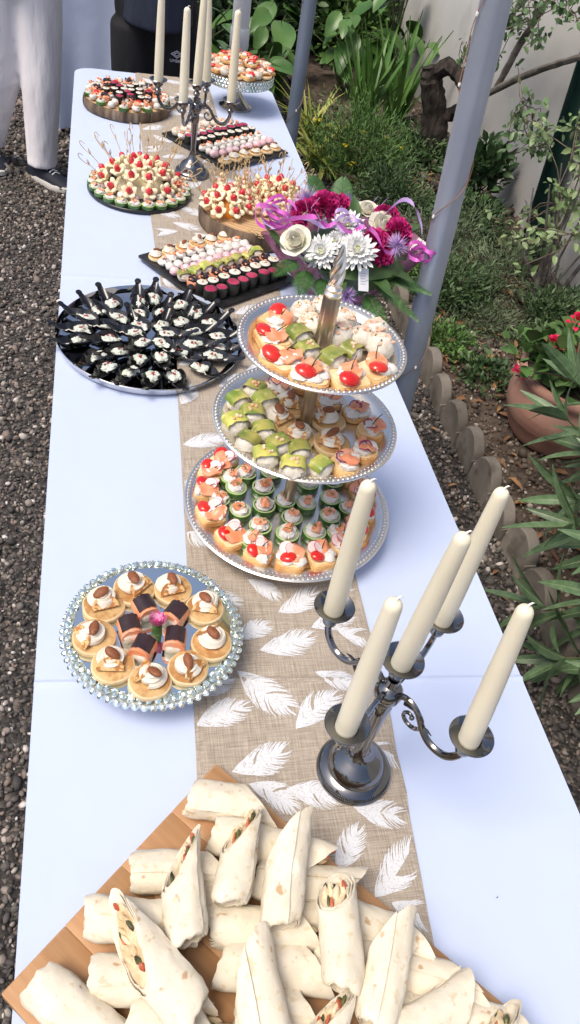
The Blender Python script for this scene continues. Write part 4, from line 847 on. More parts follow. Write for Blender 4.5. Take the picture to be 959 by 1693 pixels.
# ================================================================== small sushi pieces for the slates (one mesh or two parts each)
def v_maki(seed, top):
    r = .0135; b = MB(NORI).lathe([(0,0),(r*.98,0),(r,.001),(r,.024),(r*.95,.0248)], 18, .06, seed); P_ = [('seaweed_wrap', b.mesh('seaweed_wrap', ang=50))]
    b = MB(top).lathe([(r*.93,.0245),(r*.6,.0262),(0,.0266)], 18, .06, seed)
    if top is RICE:
        rg = random.Random(seed)
        for k in range(2): b.use((BEET, CUCF)[k]).blob((rg.uniform(-.003, .003), rg.uniform(-.003, .003), .0265), (.003,.0025,.001), 6, 4, .2)
    P_.append(('core', b.mesh('core'))); return P_
def v_black_nigiri(seed):
    P_ = [('salmon', MB(SALM).rbox(.026, .030, 0, .024, .008, .005, 4, .2, seed).mesh('salmon', ang=60))]
    b = MB(DARK); b.at((0,-.001,.0235)); slab(b, .028, .023, .0035, seed, .006); P_.append(('aubergine_slice', b.mesh('aubergine_slice', ang=60))); return P_
def v_ball(seed, m_):
    b = MB(m_).blob((0,0,.0105), (.0122,.0118,.0105), 14, 9, .10, 2., seed, flat=-.0102); P_ = [('ball', b.mesh('ball'))]; rg = random.Random(seed); b = MB(NORI if seed % 2 else SALM)
    for k in range(4): a = rg.uniform(0, 6.28); q = rg.uniform(0, .007); b.blob((q*math.cos(a), q*math.sin(a), .0205-q*.35), (.0018,.0014,.001), 5, 4, .2)
    P_.append(('topping', b.mesh('topping'))); return P_
def v_cream_salmon(seed):
    b = MB(WCREAM).blob((0,0,.0105), (.014,.013,.0105), 14, 9, .2, 2.4, seed, flat=-.0102); P_ = [('cream_cheese', b.mesh('cream_cheese'))]
    b = MB(SALM); b.at((0,0,.0205), (0, .2, seed)); slab(b, .013, .016, .0025, seed, .004); P_.append(('salmon_bit', b.mesh('salmon_bit', ang=60))); return P_
MKW = [v_maki(s, RICE) for s in range(3)]; MKR = [v_maki(5+s, BEET) for s in range(3)]; BN = [v_black_nigiri(s) for s in range(3)]; BP = [v_ball(s, PINK) for s in range(3)]; BW = [v_ball(3+s, WCREAM) for s in range(3)]; CS = [v_cream_salmon(s) for s in range(3)]
def flat1(parts, name):
    """one joined mesh of a prototype for far copies too small to show parts"""
    b = MB(); 
    for p in parts:
        me = p[1]; k = len(b.v); b.v += [tuple(v.co) for v in me.vertices]
        for f in me.polygons: b.f.append(tuple(i+k for i in f.vertices)); m_ = me.materials[f.material_index]; b.mats.append(m_) if m_ not in b.mats else None; b.mi.append(b.mats.index(m_))
    return b.mesh(name)
def board(name, label, c, ang, sx, sy, th, m_):
    e = link(name, None, None, (c[0], c[1], TZ+.0048), (0, 0, ang)); tag(e, label, 'slate')
    link('slab', MB(m_).rbox(sx, sy, .004, th, .004, .0015, 3, .02, c[1]).mesh('slab'), e)
    for q in ((-1,-1),(1,-1),(1,1),(-1,1)): link('rubber_foot', MB(BLKP).lathe([(0,0),(.006,0),(.006,.0042),(0,.0042)], 10).mesh('rubber_foot'), e, (q[0]*sx*.42, q[1]*sy*.42, 0))
    return TZ+.0048+th
def rows_on(c, ang, spec, z, half, where):
    ca, sa = math.cos(ang), math.sin(ang)
    for (name, cat, protos, lab, v, n, s, jit) in spec:
        for i in range(n):
            u = -half+2*half*(i+.5)/n+U(-.0028,.0028); vv = v+U(-.0035,.0035); x, y = c[0]+u*ca-vv*sa, c[1]+u*sa+vv*ca
            place(name, '%s on %s, %s in its row' % (lab, where, ordl(i, n)), cat, protos[(i+int(v*1000)) % len(protos)], (x, y, z+.0006), rot=(U(-.03,.03), U(-.03,.03), ang+U(-jit, jit)), s=s*U(.9,1.07), group=lab+' on '+where)
zs_ = board('slate_platter', 'black square slate platter with rows of sushi, nearer of two', (.392,1.838), R_(34), .296, .296, .012, SLATE)
rows_on((.392,1.838), R_(34), [
    ('beetroot_maki', 'sushi', MKR, 'beetroot-filled maki', -.113, 8, 1.2, 3), ('rice_maki', 'sushi', MKW, 'white rice maki', -.080, 8, 1.2, 3), ('aubergine_nigiri', 'sushi', BN, 'dark-capped salmon nigiri', -.050, 8, 1.02, .2),
    ('avocado_rice_bite', 'sushi', AV, 'avocado rice bite', -.014, 8, .95, .5), ('pink_ball', 'canape', BP, 'pink radish ball', .018, 10, 1.12, 3), ('white_ball', 'canape', BW, 'white cheese ball', .045, 10, 1.12, 3),
    ('salmon_cream_bite', 'canape', CS, 'salmon cream bite', .074, 9, 1.05, 3), ('blini', 'blini', BLS, 'almond cream blini', .112, 6, .96, 1)], zs_, .139, 'the nearer slate')
zs_ = board('slate_platter', 'black square slate platter with rows of bites beyond the far candelabrum', (.507,2.688), R_(37), .30, .31, .010, SLATE)
far = lambda L_, n: [flat1(p, n) for p in L_[:3]]
FMKW, FMKR, FBP, FBW, FCS, FBL, FCU, FTO, FBN, FRB = far(MKW,'rice_maki'), far(MKR,'beetroot_maki'), far(BP,'pink_ball'), far(BW,'white_ball'), far(CS,'salmon_cream_bite'), far(BLS,'blini'), far(CU,'cucumber_cup'), far(TO,'salmon_toast'), far(BN,'aubergine_nigiri'), far(RB,'rice_ball')
rows_on((.507,2.688), R_(37), [
    ('blini', 'blini', FBL, 'small cream blini', -.118, 6, .98, 1), ('pink_ball', 'canape', FBP, 'pink radish ball', -.080, 9, 1.15, 3), ('white_ball', 'canape', FBW, 'white cheese ball', -.052, 9, 1.05, 3), ('salmon_cream_bite', 'canape', FCS, 'pale rolled bite', -.022, 9, 1.05, 3),
    ('rice_maki', 'sushi', FMKW, 'white rice maki', .012, 9, 1.1, 3), ('beetroot_maki', 'sushi', FMKR, 'beetroot maki', .046, 9, 1.1, 3), ('salmon_cream_bite', 'canape', FCS, 'pinkish cream bite', .082, 9, 1.05, 3), ('rice_ball', 'sushi', FRB, 'rice ball', .117, 8, .95, 3)], zs_, .142, 'the far slate')
# ================================================================== log slices
BARK = mat('tree_bark', (.055,.038,.026), .9, col2=(.22,.155,.105), scale=14, detail=8, stretch=(3,3,.35), lo=.35, hi=.62, bump=1., bscale=24, bdist=.01, spots=[((.36,.29,.22), 10, .58, .08, .8)])
def rings_mat():
    m = bpy.data.materials.new('log_end_grain'); m.use_nodes = True; t = m.node_tree; b = t.nodes['Principled BSDF']; L = t.links.new
    tc = N(t, 'ShaderNodeTexCoord'); wv = N(t, 'ShaderNodeTexWave', wave_type='RINGS', rings_direction='Z'); wv.inputs['Scale'].default_value = 22; wv.inputs['Distortion'].default_value = 2.2; wv.inputs['Detail'].default_value = 3; L(tc.outputs['Object'], wv.inputs['Vector'])
    r = N(t, 'ShaderNodeValToRGB'); r.color_ramp.elements[0].color = (.46,.28,.14,1); r.color_ramp.elements[1].color = (.62,.42,.23,1); L(wv.outputs['Fac'], r.inputs[0]); L(r.outputs[0], b.inputs['Base Color']); b.inputs['Roughness'].default_value = .7; return m
RING = rings_mat()
def log_slice(label, c, r, h, seed):
    e = link('log_slice', None, None, (c[0], c[1], TZ+.0045)); tag(e, label, 'log slice', 'wooden log slices'); V = []; n = 96; F = []
    pr = [(.90,0),(.985,0),(1.,.004),(1.01,h*.5),(.995,h-.003),(.985,h),(.95,h-.0003)]
    for i in range(n):
        a = 2*math.pi*i/n; k = 1+.06*mnoise.noise(Vector((math.cos(a)*1.2, math.sin(a)*1.2, seed)))
        for rr, z in pr: q = r*rr*k*(1+(.012*mnoise.noise(Vector((a*14, z*40, seed))) if .98 < rr else 0)); V.append((q*math.cos(a), q*math.sin(a), z))
    P = len(pr); F = [(i*P+j, ((i+1) % n)*P+j, ((i+1) % n)*P+j+1, i*P+j+1) for i in range(n) for j in range(P-1)]; link('bark', MB(BARK).add(V, F).mesh('bark'), e)
    b = MB(RING); top = []
    for i in range(n): a = 2*math.pi*i/n; k = r*.952*(1+.06*mnoise.noise(Vector((math.cos(a)*1.2, math.sin(a)*1.2, seed)))); top.append((k*math.cos(a), k*math.sin(a)))
    b.add([(x, y, h-.0006) for x, y in top]+[(x, y, .0) for x, y in top], [tuple(range(n)), tuple(n+i for i in range(n))[::-1]]); link('wood_core', b.mesh('wood_core', ang=20), e)
    return TZ+.0045+h-.0006
zl = log_slice('thin round log slice loaded with mixed sushi at the far left', (.187,2.955), .150, .032, 1.); lc = Vector((.187,2.955))
pts = []; seq = []
for rr, n, kinds in ((.132, 20, (FCU, FBW, FCU, FCS)), (.103, 16, (FBN, FTO, FBN, FBW)), (.074, 12, (FMKR, FBN, FMKW, FCS)), (.044, 7, (FMKW, FMKR, FMKW)), (.014, 3, (FMKW, FMKW, FMKR))):
    for k in range(n): a = 2*math.pi*k/n+rr*30; pts.append((lc.x+rr*math.cos(a), lc.y+rr*math.sin(a))); seq.append((rr, kinds[k % len(kinds)]))
for rr, ringn in ((.132, 'outer rim'), (.103, 'second ring'), (.074, 'middle ring'), (.044, 'inner ring'), (.014, 'centre')):
    ii = [i for i in range(len(pts)) if seq[i][0] == rr]; rk = rank_clock([pts[i] for i in ii], lc); seq_k = {}
    for q, i in enumerate(ii):
        p = seq[i][1]; nm = p[0].name.split('.')[0]; d = {'cucumber_cup':('green cucumber cup','canape'), 'white_ball':('white cheese ball','canape'), 'salmon_cream_bite':('salmon cream bite','canape'), 'aubergine_nigiri':('dark-capped salmon nigiri','sushi'), 'salmon_toast':('tomato salmon toast','canape'), 'beetroot_maki':('beetroot maki','sushi'), 'rice_maki':('white rice maki','sushi')}[nm]
        place(nm, '%s on far log slice, %s clockwise from rear in %s' % (d[0], ORD[rk[q]], ringn), d[1], p[i % 3], (pts[i][0], pts[i][1], zl+.0006), U(0,6), s=.86 if nm == 'salmon_toast' else 1.02, group='sushi on the far log slice')
# ================================================================== skewers
def v_skewer(seed, kind_='melon', ln=.085):
    rg = random.Random(seed); P_ = []
    b = MB(PICK); lp = [(0,0,.0),(0,0,ln*.5),(.0008,0,ln*.72)]
    b.tube(lp, .0011, 5); lo_ = []
    for i in range(13): a = -1.2+i/12*(2*math.pi-.7); lo_.append((.0060*math.sin(a), .0014*math.sin(i), ln*.86-.0160*math.cos(a)*.9))
    b.tube([(.0008,0,ln*.70),(-.001,0,ln*.76)]+lo_, .0010, 5); b.tube([(.0004,0,ln*.66),(.0028,.0008,ln*.70),(-.0026,.0008,ln*.72),(.0006,0,ln*.75)], .0010, 5)
    P_.append(('looped_pick', b.mesh('looped_pick')))
    if kind_ == 'melon':
        b = MB(MELO)
        for i in range(5):
            a = 2*math.pi*i/5+seed; b.at((.0125*math.cos(a), .0125*math.sin(a), .020), (0, 1.05, a)); b.blob((0,0,0), (.0050,.0098,.0125), 10, 7, .12, 1.6, seed+i)
        P_.append(('melon_flower', b.mesh('melon_flower'))); b = MB(RASP); b.blob((0,0,.026), (.0090,.0090,.0085), 12, 8, .12, 4., seed); P_.append(('raspberry', b.mesh('raspberry')))
    else:
        b = MB(MELO if seed % 2 else HAMM)
        for i in range(3): b.at((rg.uniform(-.002, .002), rg.uniform(-.002, .002), .010+i*.011), (rg.uniform(-.4, .4), rg.uniform(-.4, .4), rg.uniform(0, 3))); b.rbox(.015, .013, -.004, .005, .004, .002, 3, .3, seed+i)
        P_.append(('cheese_cube', b.mesh('cheese_cube', ang=60))); b = MB(HAMM); b.at((0,0,.012), (.3, .2, seed)); slab(b, .022, .018, .002, seed, .006); P_.append(('ham_fold', b.mesh('ham_fold', ang=60)))
    return P_
SKM = [v_skewer(s, 'melon') for s in range(4)]; SKH = [v_skewer(10+s, 'ham', .075) for s in range(4)]
# round black plate with melon skewers
pc = Vector((.206,2.285)); e = link('round_slate', None, None, (pc.x, pc.y, TZ+.003)); tag(e, 'round black slate plate with fruit skewers and cucumber cups', 'slate'); link('slab', MB(SLATE).lathe([(0,0),(.147,0),(.150,.002),(.150,.0085),(.1485,.010),(0,.010)], 72, .004).mesh('slab'), e); zp = TZ+.013
pts = [(pc.x+.131*math.cos(2*math.pi*k/22), pc.y+.131*math.sin(2*math.pi*k/22)) for k in range(22)]; rk = rank_clock(pts, pc)
for k, p in enumerate(pts): place('cucumber_cup', 'cream and salmon cucumber round on the round slate rim, %s clockwise from the rear' % ORD[rk[k]], 'canape', FCU[k % 3], (p[0], p[1], zp+.0006), U(0,6), s=(1.16,1.16,.9), group='cucumber rounds on the round slate')
pts = [(pc.x+.104*math.cos(2*math.pi*k/17+.1), pc.y+.104*math.sin(2*math.pi*k/17+.1)) for k in range(17)]; rk = rank_clock(pts, pc)
for k, p in enumerate(pts): place('pink_ball', 'pink and white radish ball on the round slate, %s clockwise from the rear' % ORD[rk[k]], 'canape', (FBP, FBP, FBW)[k % 3][k % 3], (p[0], p[1], zp+.0006), U(0,6), s=1.12, group='radish balls on the round slate')
PINE = mat('pineapple', (.86,.62,.16), .45, col2=(.78,.48,.08), scale=60, bump=.6)
place('melon_half', 'halved pale melon carrying skewers on the round slate', 'melon', [('fruit', MB(MELO).blob((0,0,0), (.072,.072,.048), 28, 14, .06, 4., 3, flat=.0).mesh('fruit'))], (pc.x, pc.y, zp+.0006))
pts = []
for rr, n in ((.084, 12), (.056, 9), (.022, 5)):
    for k in range(n): a = 2*math.pi*k/n+rr*40; pts.append((rr, a))
P3 = [(pc.x+r*math.cos(a), pc.y+r*math.sin(a)) for r, a in pts]
rk = rank_left([(x, y, .82) for x, y in P3])
for k, (r_, a) in enumerate(pts):
    z = zp+.050*math.sqrt(max(.05, 1-(r_/.090)**2))-.008; tl = r_/.082*.8+U(-.12,.12)
    place('fruit_skewer', 'melon flower and raspberry skewer on the round slate, %s' % ordl(rk[k], len(pts)), 'skewer', SKM[k % 4], (P3[k][0], P3[k][1], z), rot=(0, tl, a), s=(1.0,1.0,1.45), group='fruit skewers on the round slate')
# log slice with skewers
zw = log_slice('thick bark-edged log slice carrying skewers beside the bouquet', (.535,2.125), .170, .048, 4.); wc = Vector((.535,2.125))
def half_orange(label, p, r):
    e = link('orange_half', None, None, (p[0], p[1], zw+.0006)); tag(e, label, 'orange', 'orange halves under the skewers'); link('peel', MB(ORAN).blob((0,0,0), (r,r,r*.9), 20, 12, .02, 3., 1, flat=0.).mesh('peel'), e)
oc = [(wc.x-.098, wc.y-.035), (wc.x+.06, wc.y+.055)]
half_orange('halved orange under raspberry skewers at the left of the log slice', oc[0], .045); half_orange('halved orange under skewers at the right rear of the log slice', oc[1], .048)
for j, (c, nm) in enumerate(zip(oc, ('left', 'right'))):
    pts = [(0, 0)]+[(.026, 2*math.pi*k/5) for k in range(5)]+[(.044, 2*math.pi*k/8+.3) for k in range(8)]; rk = rank_left([(c[0]+r*math.cos(a), c[1]+r*math.sin(a), .82) for r, a in pts])
    for k, (r_, a) in enumerate(pts): place('fruit_skewer', 'raspberry melon skewer in the %s orange half, %s' % (nm, ordl(rk[k], len(pts))), 'skewer', SKM[k % 4], (c[0]+r_*math.cos(a), c[1]+r_*math.sin(a), zw+.040*math.sqrt(max(.04, 1-(r_/.047)**2))-.006), rot=(0, r_*16+U(-.1,.1), a), s=(1.,1.,1.2), group='skewers in the %s orange' % nm)
rg = random.Random(9); pts = []
for k in range(600):
    x, y = wc.x+rg.uniform(-.13, .14), wc.y+rg.uniform(-.10, .14)
    if math.hypot(x-wc.x, y-wc.y) > .145 or any(math.hypot(x-c[0], y-c[1]) < .056 for c in oc) or any(math.hypot(x-p[0], y-p[1]) < .021 for p in pts) or (x-wc.x < .06 and y-wc.y < -.055): continue
    pts.append((x, y))
    if len(pts) >= 30: break
rk = rank_left([(x, y, .82) for x, y in pts])
for k, p in enumerate(pts): place('cheese_skewer', 'ham and cheese skewer standing on the log slice, %s' % ordl(rk[k], len(pts)), 'skewer', SKH[k % 4], (p[0], p[1], zw+.0006), rot=(U(-.2,.2), U(-.2,.2), U(0,6)), s=(1.1,1.1,1.15), group='ham and cheese skewers on the log slice')
lp = v_skewer(33, 'ham', .075)[:1]
for k in range(9): place('looped_pick', 'unused bamboo pick lying on the log slice, %s' % ordl(k, 9), 'pick', lp[0][1], (wc.x-.055+.0145*k, wc.y-.135+.004*k-.0009*k*k, zw+.002), rot=(R_(88), R_(0), R_(28)+U(-.15,.15)), s=.8, group='unused picks on the log slice')
# ================================================================== far silver cake stand
kc = Vector((.587,3.085)); e = link('silver_cake_stand', None, None, (kc.x, kc.y, TZ+.0025)); tag(e, 'silver pedestal cake stand with crystal-studded rim at the far end', 'cake stand')
KZ = .868; zt = KZ-TZ-.0025; SILD = mat('aged_silver', (.50,.47,.43), .2, metal=1.)
link('foot', MB(SILD).lathe([(0,0),(.062,0),(.062,.003),(.050,.008),(.030,.028),(.018,.050),(.014,zt-.045),(.03,zt-.036),(0,zt-.035)], 40).mesh('foot'), e)
link('plate', MB(SILD).lathe([(0,zt-.036),(.126,zt-.036),(.128,zt-.034),(.128,zt-.002),(.130,zt),(.124,zt+.001),(0,zt)], 72).mesh('plate', ang=25), e)
cr2 = crystal(6, .0062, .0035)
for row in range(3):
    for k in range(62): a = 2*math.pi*(k+.5*(row % 2))/62; link('crystal', cr2, e, (.1285*math.cos(a), .1285*math.sin(a), zt-.007-.0105*row), (0, math.pi/2, a))
rng = random.Random(4); pts = []
for rr, n, zz in ((.105, 16, 0), (.072, 11, .0), (.036, 6, .0)):
    for k in range(n): a = 2*math.pi*k/n+rr*9; pts.append((kc.x+rr*math.cos(a), kc.y+rr*math.sin(a), zz, rr))
FT2 = far(TO, 'salmon_toast'); FB2 = far(BL, 'blini'); rk = rank_left([(p[0], p[1], KZ) for p in pts])
for k, p in enumerate(pts):
    nm, pr_ = (('blini', FB2), ('salmon_toast', FT2), ('rice_ball', FRB))[(k*7) % 3]; place(nm, '%s on the far silver cake stand, %s' % ({'blini':'cream blini','salmon_toast':'tomato salmon toast','rice_ball':'shrimp rice ball'}[nm], ordl(rk[k], len(pts))), 'canape', pr_[k % 3], (p[0], p[1], KZ+.0016), U(0,6), s=1.0, group='canapes on the far cake stand')
for k in range(7):
    a = 2*math.pi*k/7; rr = .05; place('salmon_toast', 'upper salmon toast heaped on the far cake stand, %s clockwise from the rear' % ORD[(2-k) % 7], 'canape', FT2[k % 3], (kc.x+rr*math.cos(a), kc.y+rr*math.sin(a), KZ+.027), rot=(U(-.2,.2), U(-.2,.2), U(0,6)), s=.95, group='heaped toasts on the far cake stand')
# ================================================================== bouquet
PET_W = mat('white_petal', (.76,.77,.75), .55, col2=(.82,.82,.80), scale=30, sss=.1); PET_Y = mat('petal_heart', (.72,.74,.25), .6); PET_M = mat('carnation_petal', (.42,.012,.13), .6, col2=(.60,.03,.22), scale=60); PET_I = mat('rose_petal', (.80,.77,.66), .55, col2=(.76,.74,.60), scale=30, sss=.1)
LILA = mat('lilac_bloom', (.48,.30,.62), .7, col2=(.62,.46,.74), scale=90); RIBP = mat('purple_ribbon', (.66,.09,.50), .35, col2=(.74,.18,.60), scale=20); RIBL = mat('lilac_ribbon', (.55,.38,.72), .35)
GRN1 = mat('bouquet_leaf', (.035,.075,.022), .4, col2=(.06,.12,.035), scale=20, island=.3); GRN2 = mat('fern_green', (.045,.11,.03), .5, col2=(.07,.16,.05), scale=20, island=.3)
FILM = mat('purple_film', (.22,.06,.14), .12, col2=(.34,.13,.24), scale=14, alpha=.82, spec=.9, spots=[((.75,.65,.72), 20, .62, .02, .7)])
be = link('bouquet', None, None, (.690,1.690,TZ+.003)); tag(be, 'bouquet of white chrysanthemums, magenta carnations and roses in purple film', 'bouquet'); bo = Vector((.690,1.690,TZ+.003))
lv = Vector((-.03,-.05,1)).normalized()
def bflower(name, pos, mesh, s=1., tilt=None, rz=0.):
    o = link(name, mesh, be, Vector(pos)-bo); d = Vector(tilt or ((pos[0]-.69)*3-.15, (pos[1]-1.74)*2.6-.25, .8)).normalized(); q = Vector((0,0,1)).rotation_difference(d); o.rotation_euler = (q.to_matrix() @ Matrix.Rotation(rz, 3, 'Z')).to_euler(); o.scale = (s, s, s); return o
def mum(seed):
    b = MB(PET_W); rg = random.Random(seed)
    for ring, (n, r_, up_) in enumerate(((20, .046, .10), (19, .040, .32), (16, .033, .6), (12, .024, .9), (8, .015, 1.2))):
        for i in range(n):
            a = 2*math.pi*(i+.5*(ring % 2))/n+rg.uniform(-.08, .08); b.at((0,0,.002*ring), (0, -up_+rg.uniform(-.1, .1), a)); L_ = r_*rg.uniform(.9, 1.08); w_ = .0095
            b.add([(.004,-.0015,0),(.004,.0015,0),(L_*.45,-w_*.42,.0022),(L_*.45,w_*.42,.0022),(L_*.85,-w_*.42,.001),(L_*.85,w_*.42,.001),(L_,0,.0022),(L_*.45,0,.0),(L_*.85,0,-.001)], [(0,1,3,7,2),(2,7,8,4),(7,3,5,8),(4,8,6),(8,5,6)])
    P0 = b.mesh('chrysanthemum', ang=80); return P0
def carn(seed, r=.036):
    b = MB(PET_M); rg = random.Random(seed)
    for k in range(110):
        a = rg.uniform(0, 6.28); el = rg.uniform(-.1, 1.5); rr = r*rg.uniform(.65, 1.0); d = Vector((math.cos(a)*math.cos(el), math.sin(a)*math.cos(el), math.sin(el)*.8)); w_ = .011; tw = rg.uniform(0, 3.1)
        s_ = d.orthogonal().normalized(); s_.rotate(Matrix.Rotation(tw, 3, d)); n_ = d.cross(s_); p0 = d*rr*.35; p1 = d*rr
        V = [p0]; 
        for q in range(5): u = q/4-.5; V.append(p1+s_*w_*u*1.6+n_*(.0035*(1 if q % 2 else -1))-d*abs(u)*.006)
        b.add(V, [(0,1,2),(0,2,3),(0,3,4),(0,4,5)])
    return b.mesh('carnation', ang=20)
def rose(seed):
    b = MB(PET_I); rg = random.Random(seed)
    for ring, (n, r_, h, op) in enumerate(((5, .027, .019, .75), (5, .022, .026, .40), (4, .017, .031, .15), (4, .0125, .034, -.05), (3, .0085, .036, -.25), (3, .005, .037, -.35))):
        for i in range(n):
            a = 2*math.pi*i/n+ring*.8; K = 7; J = 5; V = []; sp = 2*math.pi/n*.62
            for j in range(J):
                t = j/(J-1)
                for q in range(K): aa = a+(q/(K-1)-.5)*2*sp; rr = r_*(.55+.45*math.sin(t*1.9))+op*r_*t*t*.9; V.append((rr*math.cos(aa), rr*math.sin(aa), h*t*(1-.38*(abs(q/(K-1)-.5)*2)**2)+.0015*rg.uniform(-1, 1)*t))
            b.add(V, [(j*K+q, j*K+q+1, (j+1)*K+q+1, (j+1)*K+q) for j in range(J-1) for q in range(K-1)])
    b.blob((0,0,.026), (.004,.004,.009), 8, 6, .1); return b.mesh('rose', ang=70)
def fuzz(seed, r, m_, n=160, name='lilac_bloom'):
    b = MB(m_); rg = random.Random(seed)
    for k in range(n):
        a = rg.uniform(0, 6.28); el = rg.uniform(-.2, 1.5); d = Vector((math.cos(a)*math.cos(el), math.sin(a)*math.cos(el), math.sin(el))); s_ = d.orthogonal().normalized()*.0014; p1 = d*r*rg.uniform(.7, 1.05); b.add([d*r*.2-s_, d*r*.2+s_, p1+s_*.5+Vector((0,0,rg.uniform(-.004, .004)))], [(0,1,2)])
    return b.mesh(name)
MU = [mum(s) for s in range(3)]; CAr = [carn(s) for s in range(3)]; RO = [rose(s) for s in range(2)]
for p, k, s in (((.594,1.62,.925), 0, 1.0), ((.671,1.60,.945), 1, 1.12), ((.662,1.68,.965), 2, .95), ((.630,1.65,.94), 0, .62)): o = bflower('chrysanthemum', p, MU[k], s); hb = MB(PET_Y).blob((0,0,.012), (.008,.008,.006), 10, 6, .2, 5., 1); link('heart', hb.mesh('heart'), o)
for p, k, s in (((.570,1.735,.965), 0, 1.15), ((.615,1.745,.978), 1, 1.25), ((.655,1.765,.975), 2, 1.0), ((.723,1.64,.952), 0, 1.1), ((.742,1.622,.925), 2, .9), ((.785,1.675,.962), 1, 1.15), ((.778,1.75,.962), 2, 1.1)): bflower('carnation', p, CAr[k], s)
for p, k, s in (((.544,1.66,.925), 0, .88), ((.757,1.71,.955), 1, .85), ((.735,1.775,.96), 0, .7)): bflower('rose', p, RO[k], s)
for p, s in (((.593,1.82,.955), .042), ((.56,1.80,.94), .03), ((.762,1.60,.965), .034), ((.70,1.83,.95), .036), ((.66,1.565,.85), .03)): bflower('lilac_bloom', p, fuzz(int(s*1000), s, LILA))
lt = leaf_h(.42, .15, .18)
for k, (p, az, el, ln, wd) in enumerate([((.53,1.66,.90),2.9,.75,.065,1),((.51,1.69,.90),2.6,.9,.06,1),((.57,1.63,.90),-1.9,.6,.075,1),((.63,1.80,.92),1.7,.7,.07,1),((.70,1.78,.92),1.2,.8,.075,1),((.76,1.62,.89),-.6,.15,.075,1.0),((.72,1.60,.885),-1.1,.05,.08,1.0),((.69,1.72,.95),1.6,1.1,.07,1),((.80,1.72,.93),.3,.5,.08,1),((.64,1.60,.88),-1.6,.1,.06,1.0)]):
    b = MB(GRN1); b.at((0,0,0), (0, -el, az), (ln, ln*wd*1.25, ln)); b.add(*lt); link('leaf', b.mesh('leaf'), be, Vector(p)-bo)
def fern(p0, d, ln, n, m_, name, wl=.04, drp=.25):
    b = MB(m_); d = Vector(d).normalized(); s_ = d.cross(Vector((0,0,1))).normalized(); pts = [Vector((0,0,0))+d*(ln*t)+Vector((0,0,-drp*ln*t*t)) for t in np.linspace(0, 1, 9)]; b.tube(pts, [.0014*(1-.6*i/8) for i in range(9)], 4)
    for k in range(n):
        t = .12+.86*k/n; p = d*(ln*t)+Vector((0,0,-drp*ln*t*t))
        for sg in (-1, 1): L_ = wl*(1-t)**.5*(.6+.4*math.sin(t*3)); q = p+s_*(sg*L_)+d*(L_*.7)+Vector((0,0,-.2*L_)); w_ = d*.0022; b.add([p-w_, p+w_, (p+q)/2+w_*1.3+Vector((0,0,.003)), q, (p+q)/2-w_*1.3+Vector((0,0,.003))], [(0,1,2,4),(4,2,3)])
    link(name, b.mesh(name), be, Vector(p0)-bo)
for p, d, l in (((.74,1.63,.87),(.7,-.25,.1),.15), ((.73,1.62,.86),(.55,-.5,-.05),.15), ((.71,1.60,.85),(.25,-.7,-.15),.13), ((.75,1.64,.87),(.9,.05,.0),.14), ((.70,1.60,.84),(.5,-.4,-.45),.13), ((.57,1.63,.88),(-.2,-.6,.0),.10), ((.60,1.62,.87),(.05,-.7,-.1),.10), ((.55,1.65,.89),(-.5,-.5,.1),.10), ((.68,1.82,.93),(.1,.5,.6),.12), ((.64,1.84,.93),(-.2,.5,.6),.11), ((.77,1.66,.88),(.8,-.3,-.25),.13)): fern(p, d, l, 22, GRN2, 'fern_frond')
def curl(pts, w_, m_, name='ribbon'):
    cc = []; pts = [Vector(p) for p in pts]
    for i in range(len(pts)-1):
        p0, p1, p2, p3 = [pts[max(0, min(len(pts)-1, i+q))] for q in (-1, 0, 1, 2)]
        for s in np.linspace(0, 1, 6)[:-1]: cc.append(.5*((2*p1)+(p2-p0)*s+(2*p0-5*p1+4*p2-p3)*s*s+(3*p1-p0-3*p2+p3)*s**3))
    b = MB(m_); V = []; 
    for i, p in enumerate(cc): a = i*.32; V += [p-bo+Vector((0, -.3*math.cos(a), math.sin(a)+.3)).normalized()*w_*.5, p-bo-Vector((0, -.3*math.cos(a), math.sin(a)+.3)).normalized()*w_*.5]
    b.add(V, [(2*i, 2*i+1, 2*i+3, 2*i+2) for i in range(len(cc)-1)]); link(name, b.mesh(name, ang=80), be)
rg = random.Random(2)
def loops(c, r, n, w_, m_):
    pts = []
    for i in range(n*5): a = i*1.257; pts.append((c[0]+r*math.cos(a)*(1+.2*rg.random())+i*r*.10, c[1]+.02*math.sin(i), c[2]+r*.8*math.sin(a)+rg.uniform(-.006, .006)))
    curl(pts, w_, m_)
loops((.475,1.72,.955), .030, 3, .009, RIBP); loops((.50,1.74,.965), .028, 2, .009, RIBP); loops((.82,1.61,.945), .020, 3, .009, RIBP); loops((.49,1.73,.95), .024, 2, .008, RIBL); loops((.64,1.66,.985), .022, 3, .009, RIBL)
curl([(.50,1.68,.965),(.54,1.665,.985),(.575,1.66,.992),(.605,1.655,.975),(.625,1.645,.99),(.655,1.635,.972),(.685,1.63,.992),(.71,1.61,.985),(.74,1.60,.95),(.765,1.595,.955)], .011, RIBP)
curl([(.52,1.70,.965),(.56,1.675,.98),(.60,1.66,.97),(.63,1.65,.98)], .010, RIBL); curl([(.76,1.72,.985),(.785,1.70,1.03),(.81,1.68,1.03),(.835,1.66,.99),(.84,1.64,.955)], .010, RIBL); curl([(.80,1.62,.94),(.83,1.61,.965),(.85,1.60,.94),(.84,1.60,.92)], .010, RIBP)
for _ in range(14):
    x, y = rg.uniform(.52, .80), rg.uniform(1.6, 1.84); b = MB(LILA); b.tube([(0,0,0),(rg.uniform(-.02,.02),rg.uniform(-.02,.02),.03),(rg.uniform(-.04,.04),rg.uniform(-.03,.03),.05)], [.0007,.0006,.0004], 4); link('thin_twig', b.mesh('thin_twig'), be, Vector((x, y, .96))-bo)
